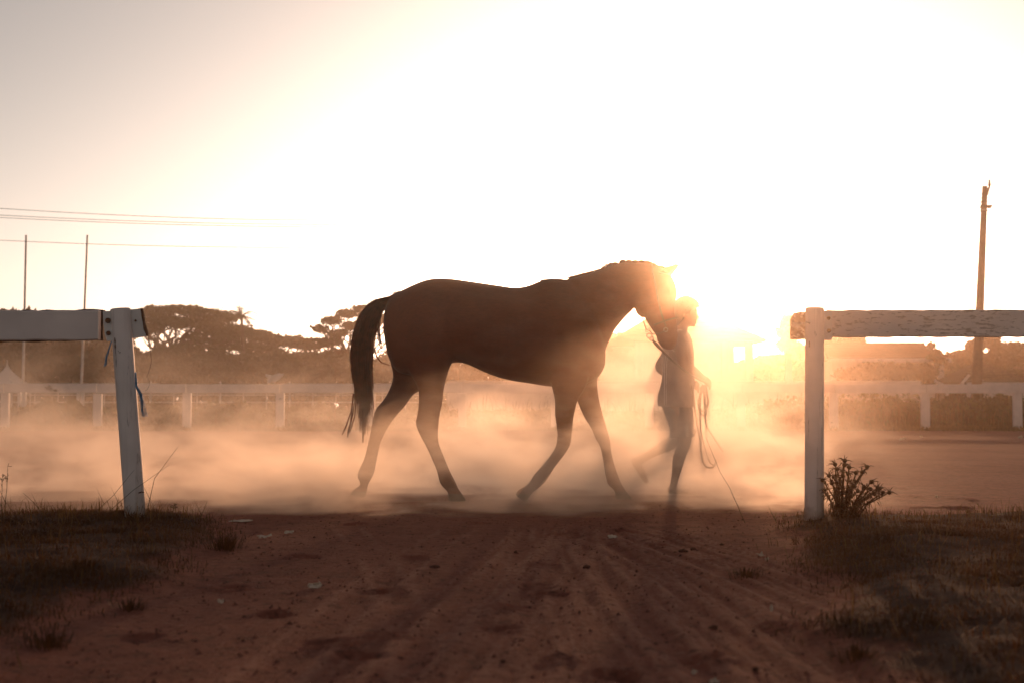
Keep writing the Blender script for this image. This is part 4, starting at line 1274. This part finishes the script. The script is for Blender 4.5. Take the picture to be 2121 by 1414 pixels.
px_tree('broadleaf_tree', 'uneven tree between the tiled house and the utility pole', 108, 1975, (1975, 775),
        [(1955, 750, 24, 12), (1975, 744, 20, 14), (1995, 738, 18, 14), (1960, 772, 34, 16), (1990, 770, 30, 18)], .22, 0.187, 5440, M['leaf2'], 18)
px_tree('broadleaf_tree', 'tall dense tree right behind the utility pole', 112, 2040, (2040, 770),
        [(2014, 720, 18, 14), (2032, 708, 16, 12), (2052, 704, 18, 13), (2066, 718, 14, 14), (2020, 748, 30, 18), (2055, 746, 30, 20), (2040, 774, 40, 14)], .28, 0.187, 7820, M['leaf2'], 19)
px_tree('broadleaf_tree', 'rounded dense tree at the right picture edge', 105, 2098, (2098, 770),
        [(2090, 722, 18, 13), (2106, 718, 16, 10), (2120, 735, 20, 14), (2092, 748, 28, 16), (2125, 760, 34, 18), (2145, 745, 30, 20), (2090, 774, 30, 14)], .25, 0.187, 7480, M['leaf2'], 20)

# palms
def palm(label, Yd, px, py, trunk_base_px, R_, n, seed):
    r_ = np.random.default_rng(seed)
    top = at(px, py, Yd); b_ = at(trunk_base_px, 850, Yd)
    root = empty('palm_tree', (b_.x, Yd, 0), label, 'tree', 'palms above the tree line')
    mb = MB(); mb.tube([(b_.x, Yd, -.1), Vector((b_.x, Yd, 0)).lerp(top, .5) + Vector((.15, 0, 0)), top], [.2, .14, .12], 8)
    mb.obj('trunk', M['bark'], root, smooth=True)
    me_src = None
    for i in range(n):
        az = 2 * math.pi * i / n + r_.uniform(-.2, .2); el = r_.uniform(-.15, 1.25)
        d = Vector((math.cos(az) * math.cos(el), math.sin(az) * math.cos(el), math.sin(el)))
        side = d.cross(Vector((0, 0, 1))).normalized()
        L = R_ * r_.uniform(.8, 1.15)
        f = MB(); spine = []
        for k in range(9):
            s = k / 8
            spine.append(top + d * L * s + Vector((0, 0, -1)) * L * .55 * s * s)
        f.tube(spine, [.03 * (1 - .8 * k / 8) for k in range(9)], 4)
        for k in range(1, 9):
            for sd_ in (-1, 1):
                for h in (0, .5):
                    p = spine[k - 1].lerp(spine[k], h)
                    ln = L * .26 * math.sin(math.pi * (.12 + .8 * (k - 1 + h) / 8))
                    e = p + side * sd_ * ln * .85 + d * ln * .45 + Vector((0, 0, -ln * .35))
                    w = (spine[k] - spine[k-1]) * .28
                    n0 = len(f.v); f.v += [tuple(p), tuple(p + w), tuple(e)]; f.f.append((n0, n0+1, n0+2))
        f.obj('frond', M['leaf2'], root)
palm('palm with ragged fronds rising above the wide rain tree', 126, 500, 655, 505, 2.1, 20, 31)
palm('small palm top above the left rail between flagpole and post', 130, 196, 652, 198, 1.1, 13, 32)

# dark undergrowth that closes the gap between the crowns and the ground
def undergrowth(name, label, px0, px1, Yd, top_px, n, seed, mat):
    r_ = np.random.default_rng(seed)
    x = r_.uniform(at(px0, 800, Yd).x, at(px1, 800, Yd).x, n); y = Yd + r_.uniform(-4, 4, n)
    top = at(0, top_px, Yd).z * (.72 + .75 * (vnoise(x * .35, y * .1, seed) * .6 + vnoise(x * 1.3, y * .3, seed + 1) * .4))
    z = top * r_.random(n) ** .8
    o = quads_obj(name, leaf_quads(np.stack([x, y, z], 1), .30, r_), None, mat, loc=(float(x.mean()), Yd, 0))
    tag(o, label, None, kind='stuff')
undergrowth('undergrowth', 'dark undergrowth under the trees on the left', -150, 1265, 101, 764, 27000, 81, M['leaf2'])
undergrowth('undergrowth', 'dark undergrowth under the trees on the right', 1540, 2300, 98, 776, 12000, 82, M['leaf2'])
# ------------------------------------------------------------------ grass, weeds, shrubs
def blades(n, xr, yr, hmin, hmax, wid, keep, r_, lean=.6, zf=ground_h):
    x = r_.uniform(*xr, n); y = r_.uniform(*yr, n)
    k = keep(x, y) > r_.random(n)
    x, y = x[k], y[k]
    z = zf(x, y)
    m = len(x)
    h = r_.uniform(hmin, hmax, m) * (0.55 + 0.9 * vnoise(x * 2.3, y * 2.3, 44))
    az = r_.uniform(0, 2*np.pi, m); ln = np.abs(r_.normal(0, lean, m)) * h
    dx, dy = np.cos(az), np.sin(az)
    face = az + np.pi/2 + r_.normal(0, .5, m)
    wx, wy = np.cos(face) * wid, np.sin(face) * wid
    s = r_.uniform(.6, 1.3, m); wx *= s; wy *= s
    b0 = np.stack([x - wx, y - wy, z - .01], 1); b1 = np.stack([x + wx, y + wy, z - .01], 1)
    m0 = np.stack([x + dx*ln*.35 - wx*.7, y + dy*ln*.35 - wy*.7, z + h*.6], 1); m1 = np.stack([x + dx*ln*.35 + wx*.7, y + dy*ln*.35 + wy*.7, z + h*.6], 1)
    tp = np.stack([x + dx*ln, y + dy*ln, z + h*np.clip(1 - .25*ln/h, .4, 1)], 1)
    tri = np.stack([b0, b1, m0, b1, m1, m0, m0, m1, tp], 1).reshape(-1, 3)
    return tri

def clumpy(x, y):
    vm_ = verge_mask(x, y)
    c = sstep(.0, .22, fbm(x * 2.6, y * 2.6, 3, 61) + .06)
    return np.clip(vm_ * (.12 + .88 * c), 0, 1)
r_ = np.random.default_rng(11)
g1 = blades(110000, (-4.2, -.9), (3.2, 9.0), .012, .05, .0020, clumpy, r_, 1.6)
g2 = blades(110000, (.7, 4.2), (3.2, 9.0), .012, .045, .0020, clumpy, r_, 1.6)
o = quads_obj('verge_grass', g1, None, M['vergegrass'], vpf=3, loc=(-2.2, 6, 0)); tag(o, 'short dry grass on the left verge', None, kind='stuff')
o = quads_obj('verge_grass', g2, None, M['vergegrass'], vpf=3, loc=(2.2, 6, 0)); tag(o, 'short dry grass on the right verge', None, kind='stuff')

# taller grass round the foot of the leaning post
def tallkeep(x, y):
    return np.exp(-((y - 8.1) / .33) ** 2) * sstep(-1.55, -2.0, x) * (.04 + .96 * vnoise(x * 4, y * 4, 71) ** 2)
g3 = blades(5200, (-4.0, -1.4), (7.2, 8.9), .03, .15, .0018, tallkeep, r_, 1.0)
o = quads_obj('tall_grass', g3, None, M['drygrass'], vpf=3, loc=(-2.5, 8, 0)); tag(o, 'taller dry grass around the foot of the leaning post', None, kind='stuff')
def tallkeep2(x, y):
    return np.exp(-((y - 8.1) / .3) ** 2) * sstep(1.45, 1.75, x) * (.2 + .8 * vnoise(x * 5, y * 5, 72))
g3 = blades(4000, (1.3, 4.0), (7.2, 8.8), .02, .075, .0018, tallkeep2, r_, 1.1)
o = quads_obj('tall_grass', g3, None, M['drygrass'], vpf=3, loc=(2.5, 8, 0)); tag(o, 'low dry grass around the foot of the upright post', None, kind='stuff')

# sparse long bent blades over the short turf
lg = lambda x, y: verge_mask(x, y) * (vnoise(x * 1.7, y * 1.7, 90) > .45)
for xr_, lab_, lx_ in (((-4.2, -.9), 'long bent dry blades over the left verge', -2.2), ((.7, 4.2), 'long bent dry blades over the right verge', 2.2)):
    g6 = blades(2600, xr_, (3.2, 8.9), .04, .12, .0016, lg, r_, 1.7)
    o = quads_obj('long_grass', g6, None, M['drygrass'], vpf=3, loc=(lx_, 6, 0)); tag(o, lab_, None, kind='stuff')
# loose crumbs of dirt on the road and the track
n_c = 11000
cx_ = r_.uniform(-2.2, 2.4, n_c); cy_ = 3.2 + 7.5 * r_.random(n_c) ** 1.2
cz_ = ground_h(cx_, cy_)
sz = .0022 + .006 * r_.random(n_c) ** 4
oc = np.array([[1, 0, 0], [0, 1, 0], [-1, 0, 0], [0, -1, 0], [0, 0, 1]], float)
tri_i = np.array([[0, 1, 4], [1, 2, 4], [2, 3, 4], [3, 0, 4]])
pts_c = np.stack([cx_, cy_, cz_], 1)[:, None, :] + oc[None] * sz[:, None, None] * r_.uniform(.5, 1.4, (n_c, 5, 1))
o = quads_obj('dirt_crumbs', pts_c[:, tri_i].reshape(-1, 3), None, M['crumb'], vpf=3, loc=(0, 6, 0)); tag(o, 'loose crumbs of reddish dirt on the road', None, kind='stuff')

# grass tussocks on the road edge
def tussock(px, py, n, h, spread, label, seed):
    r2 = np.random.default_rng(seed)
    Yd = CAMZ * F / (py - 837.0)
    c = at(px, py, Yd)
    z = gz(c.x, Yd)
    mb = MB()
    for i in range(n):
        az = r2.uniform(0, 6.283); hh = h * r2.uniform(.5, 1.1); ln = hh * r2.uniform(.2, 1.2)
        d = Vector((math.cos(az), math.sin(az), 0)); b_ = Vector((c.x, Yd, z - .01)) + d * spread * r2.random()
        w = Vector((-d.y, d.x, 0)) * .0020
        q1 = b_ + d * ln * .4 + Vector((0, 0, hh * .65)); q2 = b_ + d * ln + Vector((0, 0, hh * .85))
        n0 = len(mb.v)
        mb.v += [tuple(b_ - w), tuple(b_ + w), tuple(q1 - w*.7), tuple(q1 + w*.7), tuple(q2)]
        mb.f += [(n0, n0+1, n0+3, n0+2), (n0+2, n0+3, n0+4)]
    o = mb.obj('grass_tussock', M['vergegrass'], None, loc=(c.x, Yd, z)); tag(o, label, 'grass tussock', 'grass tussocks')
tussock(465, 1135, 170, .10, .10, 'largest grass tussock at the road edge right of the leaning post', 1)
tussock(270, 1255, 90, .06, .06, 'small grass tussock on the bare left verge', 2)
tussock(170, 1200, 130, .07, .09, 'dark grass tussock on the left verge below the leaning post', 3)
tussock(1545, 1190, 110, .05, .08, 'grass tussock at the road edge left of the upright post', 4)
tussock(1775, 1365, 130, .05, .08, 'dark grass tussock low at the right of the road', 5)
tussock(100, 1330, 120, .06, .09, 'grass tussock nearest the camera at the lower left', 6)

# single dry stalks
def stalk(pts, Yd, label, head=False):
    P = [at(px, py, Yd) for px, py in pts]
    st = empty('grass_stalk', tuple(P[0]), label, 'grass stalk', 'dry grass stalks')
    fine_ = []
    for i in range(len(P) - 1):
        for k in range(4): fine_.append(P[i].lerp(P[i+1], k / 4))
    fine_.append(P[-1])
    MB().tube(fine_, [.0022 * (1 - .7 * i / len(fine_)) for i in range(len(fine_))], 4).obj('stem', M['stalk'], st)
    mb = MB(); r2 = random.Random(int(pts[0][0] * 7))
    if head:
        for i in range(14):
            s = fine_[-1].lerp(fine_[-4], r2.random()); d = Vector((r2.uniform(-1, 1), r2.uniform(-1, 1), r2.uniform(0, 1.4))).normalized() * r2.uniform(.012, .03)
            mb.tube([s, s + d], [.0012, .002], 3)
        mb.obj('seed_head', M['stalk'], st)
    # a blade at the foot
    p = fine_[2]; n0 = 0
    mb = MB(); mb.add([p, p + Vector((.004, 0, 0)), p + Vector((-.05, .01, .10))], [(0, 1, 2)]); mb.obj('blade', M['stalk'], st)
stalk([(195, 1062), (235, 1025), (278, 972)], PY - .1, 'dry stalk crossing the leaning post near its foot')
stalk([(300, 1078), (320, 990), (368, 925)], PY - .08, 'long dry stalk leaning right of the leaning post')
stalk([(215, 1068), (275, 1015), (350, 962)], PY - .12, 'long dry stalk slanting across the leaning post foot')
stalk([(8, 1072), (14, 1010), (16, 965)], PY - .2, 'upright dry stalk with seed head at the left edge', True)
stalk([(2, 1080), (4, 1020), (5, 985)], PY - .3, 'shorter dry stalk with seed head at the left edge', True)
stalk([(340, 1082), (355, 1065), (362, 1045)], PY - .1, 'short seeding stalk right of the leaning post foot', True)
stalk([(412, 1078), (422, 1055), (430, 1035)], PY - .1, 'thin short stalk standing in front of the dust')
stalk([(1545, 1086), (1512, 1010), (1492, 978), (1462, 905)], 8.35, 'long thin stalk leaning left in front of the walking person')
stalk([(1612, 1088), (1600, 1065), (1590, 1045)], 8.3, 'short thin stalk left of the upright post foot')
stalk([(90, 1066), (70, 1040), (48, 1020)], PY - .1, 'bent dry stalk on the left verge skyline')

# spiky dry plant beside the right post
tb = at(1745, 1074, PY - .05)
th = empty('spiky_shrub', (tb.x, PY - .05, gz(tb.x, PY - .05)), 'dry spiky shrub with round seed heads beside the upright post', 'shrub')
heads = [(hx_ - 7, hy_) for hx_, hy_ in [(1737, 961), (1757, 953), (1756, 962), (1766, 967), (1741, 971), (1724, 984), (1711, 994), (1734, 987), (1780, 978), (1793, 977), (1803, 966), (1812, 997), (1797, 1008), (1810, 1012), (1825, 1009),
         (1829, 1011), (1836, 1019), (1849, 1019), (1784, 1016), (1703, 1004), (1753, 985), (1764, 980), (1730, 1000), (1775, 1005), (1818, 1022), (1715, 1015), (1745, 1010), (1790, 1030)]]
r2 = np.random.default_rng(77)
lm = MB()
for i, (hx, hy) in enumerate(heads):
    dy = r2.uniform(-.14, .14)
    top = at(hx, hy, PY - .05 + dy)
    foot = Vector((tb.x + (hx - 1745) * .0008 + r2.normal(0, .025), PY - .05 + dy * .3, th.location.z - .01))
    mid = foot.lerp(top, .5) + Vector((-(hx - 1745) * .0004, 0, r2.uniform(-.02, .02)))
    st = MB().tube([foot, foot.lerp(mid, .5), mid, mid.lerp(top, .5), top], [.006, .005, .0045, .004, .003], 5).obj('stem', M['thistle'], th)
    hd = MB(); hd.ellipsoid(top, (.0125, .0125, .0125), 8, 6)
    for k in range(7):
        d = Vector(r2.normal(size=3)); d.z = abs(d.z) * .7; d.normalize()
        hd.tube([top, top + d * .025, top + d * .05 + Vector((0, 0, -.012))], [.003, .002, .0006], 3, caps=False)
    hd.obj('seed_head', M['thistle'], th)
    for k in range(30):
        s = r2.uniform(.08, .96); p = foot.lerp(mid, s*2) if s < .5 else mid.lerp(top, s*2-1)
        d = Vector(r2.normal(size=3)); d.z = d.z * .6 + .15; d.normalize()
        L = r2.uniform(.03, .075) * (1.1 - .4*s); w = d.cross(Vector((0, 0, 1))).normalized() * .0045
        n0 = len(lm.v)
        q = p + d * L * .55 + Vector((0, 0, .006)); e = p + d * L + Vector((0, 0, -.018))
        lm.v += [tuple(p - w*.5), tuple(p + w*.5), tuple(q + w), tuple(q - w), tuple(e)]
        lm.f += [(n0, n0+1, n0+2, n0+3), (n0+3, n0+2, n0+4)]
lo = lm.obj('foliage', M['thistle'], th); lo['kind'] = 'stuff'

# grass strip and weeds along the far fence
r_ = np.random.default_rng(21)
one = lambda x, y: np.ones_like(x)
edge = lambda x, y: sstep(36.3, 38.6, y + 1.4 * fbm(x * .5, y * .5, 3, 51)) * (.35 + .65 * vnoise(x * 1.3, y * 1.3, 52))
g4 = blades(52000, (-17, 17), (36.0, 43), .05, .14, .012, edge, r_, .8)
o = quads_obj('track_edge_grass', g4, None, M['drygrass'], vpf=3, loc=(0, 39, 0)); tag(o, 'dry grass strip under the far track fence', None, kind='stuff')
def weedh(x): return .42 + .40 * sstep(6.5, 10, x) + .10 * sstep(-6, -12, x)
wx = r_.uniform(-19, 19, 34000); wy = r_.uniform(41.6, 52, 34000)
cl = .5 + .9 * fbm(wx * .55, wy * .55, 3, 33)
hh = weedh(wx) * (.45 + 1.1 * np.clip(cl, 0, 1)) * r_.random(34000) ** .6
wq = leaf_quads(np.stack([wx, wy, hh], 1), .085, r_, 0)
o = quads_obj('weeds', wq, None, M['weed'], loc=(0, 46, 0)); tag(o, 'rank green weeds growing behind the far track fence', None, kind='stuff')
tallw = lambda x, y: (sstep(6.0, 9.5, x) + .25) * (.15 + .85 * vnoise(x * .8, y * .8, 34))
g5 = blades(26000, (-19, 19), (41.5, 50), .35, .95, .014, tallw, r_, .35)
o = quads_obj('weed_stems', g5, None, M['drygrass'], vpf=3, loc=(0, 45, 0)); tag(o, 'tall dry weed stems behind the far track fence', None, kind='stuff')
def shrub(px, py, rx, rz, Yd, n, label, seed, mat='weed', leaf=.09):
    r2 = np.random.default_rng(seed); k = Yd / F
    c = at(px, py, Yd)
    sh = empty('shrub', (c.x, Yd, 0), label, 'shrub', 'shrubs behind the track fence')
    mb = MB()
    for i in range(14):
        a = r2.uniform(0, 6.283)
        e = Vector((c.x + math.cos(a) * rx * k * r2.uniform(.2, .9), Yd + math.sin(a) * .5, c.z + rz * k * r2.uniform(-.3, .9)))
        branch(mb, (c.x + r2.normal(0, .08), Yd, -.05), e, .02, .006, r2, .12, 4)
    mb.obj('stem', M['bark'], sh)
    d = r2.normal(size=(n, 3)); d /= np.linalg.norm(d, axis=1)[:, None]
    q = np.array(c) + d * (r2.random((n, 1)) ** .4) * np.array((rx * k, rx * k * .7, rz * k))
    q[:, 2] += .1 * np.sin(q[:, 0] * 7) ; q = q[q[:, 2] > .02]
    quads_obj('foliage', leaf_quads(q, leaf, r2), None, M[mat], sh)
shrub(1990, 850, 68, 36, 44, 2600, 'large dark shrub between two right fence posts', 1, 'leaf')
shrub(1850, 855, 60, 30, 44.5, 1700, 'pale weedy shrub left of the large dark shrub', 2)
shrub(2085, 850, 45, 30, 45, 1300, 'yellowish shrub at the right edge behind the fence', 3)
shrub(120, 850, 60, 22, 46, 1300, 'low shrub behind the fence near the flagpole bases', 4)
shrub(480, 852, 70, 20, 46, 1300, 'low shrub behind the fence right of the leaning post', 5)
shrub(660, 855, 60, 18, 45, 1100, 'low shrub behind the fence left of the horse tail', 6)
shrub(330, 855, 50, 18, 45, 900, 'low shrub behind the fence just right of the leaning post', 7)

# ------------------------------------------------------------------ litter and clods
def scrap(px, py, w, h, label, seed, name='paper_scrap', mat='scrap', cat='litter', grp='litter scraps'):
    r2 = np.random.default_rng(seed)
    Yd = CAMZ * F / (py - 837.0)
    for _ in range(4):
        c = at(px, py, Yd); Yd = (CAMZ - gz(c.x, Yd)) * F / (py - 837.0)
    c = at(px, py, Yd); z = gz(c.x, Yd); k = Yd / F
    g = 5; pts = []
    for i in range(g):
        for j in range(g):
            u, v2 = i/(g-1) - .5, j/(g-1) - .5
            pts.append((c.x + u * w * k * (1 + .35*r2.normal()) + v2 * w * k * .25 * r2.normal(), Yd + v2 * w * k * (.7 + .3*r2.normal()), z + .002 + (v2 + .5) * h * k * .7 * r2.uniform(.3, 1.2) + abs(r2.normal(0, .35)) * h * k))
    fc = [(i*g+j, (i+1)*g+j, (i+1)*g+j+1, i*g+j+1) for i in range(g-1) for j in range(g-1)]
    o = mesh_obj(name, pts, fc, M[mat], None, False, loc=(c.x, Yd, z))
    s_ = o.modifiers.new('solid', 'SOLIDIFY'); s_.thickness = .002
    tag(o, label, cat, grp)
for i, (px, py, w, h, lab) in enumerate([
    (652, 1214, 26, 9, 'folded white paper scrap in the middle of the dirt road'), (545, 1113, 24, 7, 'white paper scrap right of the big tussock'),
    (457, 1247, 9, 9, 'small round white scrap at the left road edge'), (497, 1079, 36, 5, 'long pale flat scrap near the end of the grass verge'),
    (597, 1103, 18, 5, 'greyish crumpled scrap beside the tussock scrap'), (1268, 1113, 14, 7, 'pale crumpled scrap at the head of the tyre tracks'),
    (1598, 1266, 6, 17, 'thin upright white scrap on the right verge'), (1511, 931, 18, 7, 'bright white scrap on the track right of the person'),
    (1577, 911, 14, 4, 'small bright scrap on the track near the far fence'), (1940, 1030, 6, 5, 'tiny bright scrap on the track right of the spiky shrub'),
    (1868, 911, 9, 5, 'small white scrap at the far grass edge'), (2113, 907, 8, 5, 'small white scrap at the right picture edge'),
    (1908, 905, 6, 4, 'tiny white scrap near the right fence post'), (1575, 1150, 9, 7, 'pale scrap at the left foot of the right verge'),
    (1588, 1158, 7, 5, 'smaller pale scrap on the right verge edge'), (931, 889, 8, 6, 'small pale scrap between the horse legs'),
    (1437, 1390, 9, 6, 'pale pebble sized scrap at the bottom of the road'), (1480, 1408, 14, 7, 'pale scrap at the very bottom edge of the road'),
    (998, 908, 7, 4, 'tiny bright scrap under the horse belly')]):
    scrap(px, py, w, h, lab, 300 + i)
def clod(px, py, w, h, label, seed):
    r2 = np.random.default_rng(seed)
    Yd = CAMZ * F / (py - 837.0); c = at(px, py, Yd); z = gz(c.x, Yd); k = Yd / F
    mb = MB(); mb.ellipsoid((c.x, Yd, z + h*k*.25), (w*k*.5, w*k*.4, h*k*.6), 9, 6)
    v = np.array(mb.v); v += r2.normal(0, w*k*.05, v.shape); mb.v = [tuple(p) for p in v]
    o = mb.obj('dirt_clod', M['clod'], None, loc=(c.x, Yd, z)); tag(o, label, 'dirt clod', 'clods on the dirt road')
for i, (px, py, w, h, lab) in enumerate([(1068, 1137, 8, 6, 'dark clod left of the tyre tracks'), (1415, 1137, 20, 7, 'largest dark clod of the row left of the right verge'), (1436, 1131, 12, 6, 'dark clod right of the largest clod'),
    (1495, 1124, 9, 5, 'dark clod next to the right verge'), (1215, 1177, 16, 6, 'flat dark clod between the tyre tracks'), (1478, 1297, 20, 8, 'dark clod in the lower right tyre tracks'),
    (1565, 1382, 14, 9, 'dark clod near the bottom right of the road'), (1042, 1362, 12, 7, 'dark clod at the bottom centre of the road'), (900, 1170, 22, 6, 'dark heap of churned dirt in mid road')]):
    clod(px, py, w, h, lab, 500 + i)
# ------------------------------------------------------------------ air: even haze and the dust kicked up on the track
def volume_box(name, x0, x1, y0, y1, z0, z1):
    o = MB().box(x0, x1, y0, y1, z0, z1).obj(name)
    o['kind'] = 'stuff'
    return o
hz = volume_box('haze', -425, 425, -65, 625, -1.2, 14.5)
hm = bpy.data.materials.new('haze'); hm.use_nodes = True
n_, l_ = hm.node_tree.nodes, hm.node_tree.links
n_.clear()
out = n_.new('ShaderNodeOutputMaterial')
pv = n_.new('ShaderNodeVolumePrincipled')
pv.inputs['Color'].default_value = (0.97, 0.68, 0.47, 1)
pv.inputs['Density'].default_value = HAZE_D
pv.inputs['Anisotropy'].default_value = HAZE_G
l_.new(pv.outputs[0], out.inputs['Volume'])
hz.data.materials.append(hm)
tag(hz, 'warm sunlit haze in the evening air', None, kind='stuff')

dc = volume_box('dust_cloud', -8.0, 6.0, 8.55, 14.0, -0.15, 2.5)
t = NT('dust')
t.n.remove(t.p)
tc = t.new('ShaderNodeTexCoord')
sep = t.new('ShaderNodeSeparateXYZ'); t.link(tc.outputs['Object'], sep.inputs[0])
x, y, z = sep.outputs
mp = t.new('ShaderNodeMapping'); mp.inputs['Scale'].default_value = (0.75, 0.8, 1.5); t.link(tc.outputs['Object'], mp.inputs['Vector'])
n1 = t.new('ShaderNodeTexNoise', Scale=2.1, Detail=5.0, Roughness=0.62); n1.inputs['Distortion'].default_value = 0.35
t.link(mp.outputs[0], n1.inputs['Vector'])
def smooth(a, b, v):
    nd = t.new('ShaderNodeMapRange', interpolation_type='SMOOTHSTEP')
    nd.inputs['From Min'].default_value = a; nd.inputs['From Max'].default_value = b
    t.link(v, nd.inputs['Value'])
    return nd.outputs[0]
def gauss(v, c, s):
    q = t.math('DIVIDE', t.math('SUBTRACT', v, c), s)
    return t.math('EXPONENT', t.math('MULTIPLY', t.math('MULTIPLY', q, q), -1.0))
def mul(*a):
    r = a[0]
    for b in a[1:]: r = t.math('MULTIPLY', r, b)
    return r
puff = smooth(0.44, 0.62, n1.outputs['Fac'])
n2 = t.new('ShaderNodeTexNoise', Scale=0.55, Detail=2.0); t.link(tc.outputs['Object'], n2.inputs['Vector'])
patch = smooth(0.38, 0.62, n2.outputs['Fac'])
front = smooth(8.6, 9.35, t.math('MULTIPLY_ADD', t.math('SUBTRACT', n2.outputs['Fac'], 0.5), 1.6, y))
back = smooth(13.9, 10.6, y)
# low bank hugging the ground, thick on the left and round the horse's feet, thin on the right
low = mul(t.math('EXPONENT', t.math('MULTIPLY', z, -3.7)), smooth(-7.9, -3.2, x), smooth(2.9, 0.9, x), t.math('MULTIPLY_ADD', puff, 1.45, 0.07), t.math('MULTIPLY_ADD', patch, 1.1, 0.35))
# dust lifted round the forehand and the walking person
mid_ = mul(gauss(x, 1.25, 0.95), gauss(y, 10.6, 1.5), smooth(2.55, 0.6, z), t.math('MULTIPLY_ADD', puff, 1.3, 0.05))
hind = mul(gauss(x, -0.2, 1.3), gauss(y, 10.6, 1.3), smooth(0.95, 0.2, z), puff)
legs_ = mul(gauss(x, 1.15, 0.5), gauss(y, 10.6, 0.8), smooth(0.75, 0.1, z), t.math('MULTIPLY_ADD', puff, 1.0, 0.3), 0.75)
mid_ = t.math('ADD', mid_, t.math('DIVIDE', legs_, DUST_MID))
dens = t.math('ADD', t.math('MULTIPLY', low, DUST_LOW), t.math('ADD', t.math('MULTIPLY', mid_, DUST_MID), t.math('MULTIPLY', hind, DUST_HIND)))
dens = mul(dens, front, back, smooth(2.48, 2.0, z), smooth(5.9, 4.0, x))
vp = t.new('ShaderNodeVolumePrincipled')
vp.inputs['Color'].default_value = (0.95, 0.84, 0.72, 1)
vp.inputs['Anisotropy'].default_value = 0.70
t.link(dens, vp.inputs['Density'])
t.link(vp.outputs[0], t.out.inputs['Volume'])
dc.data.materials.append(t.m)
try: t.m.cycles.volume_step_rate = 0.9
except Exception: pass
tag(dc, 'golden dust cloud drifting along the track around the horse', None, kind='stuff')

# added thin dust before the lens, washes out the head like lens flare
dv = volume_box('flare_veil', -1.2, 2.1, 1.6, 8.5, 0.25, 3.2)
t = NT('flare_veil')
t.n.remove(t.p)
tc = t.new('ShaderNodeTexCoord')
sep = t.new('ShaderNodeSeparateXYZ'); t.link(tc.outputs['Object'], sep.inputs[0])
x, y, z = sep.outputs
n1 = t.new('ShaderNodeTexNoise', Scale=0.9, Detail=3.0, Roughness=0.6); n1.inputs['Distortion'].default_value = 0.4
t.link(tc.outputs['Object'], n1.inputs['Vector'])
dens = mul(smooth(0.36, 0.66, n1.outputs['Fac']), smooth(-1.15, -0.2, x), smooth(2.0, 0.9, x), smooth(1.65, 2.6, y), smooth(8.45, 7.6, y), smooth(0.3, 0.8, z), smooth(3.15, 2.4, z), VEIL_D)
vp = t.new('ShaderNodeVolumePrincipled')
vp.inputs['Color'].default_value = (0.97, 0.82, 0.66, 1)
vp.inputs['Anisotropy'].default_value = 0.93
t.link(dens, vp.inputs['Density'])
t.link(vp.outputs[0], t.out.inputs['Volume'])
dv.data.materials.append(t.m)
try: t.m.cycles.volume_step_rate = 2.5
except Exception: pass
tag(dv, 'thin dust drifting in the air of the gateway', None, kind='stuff')
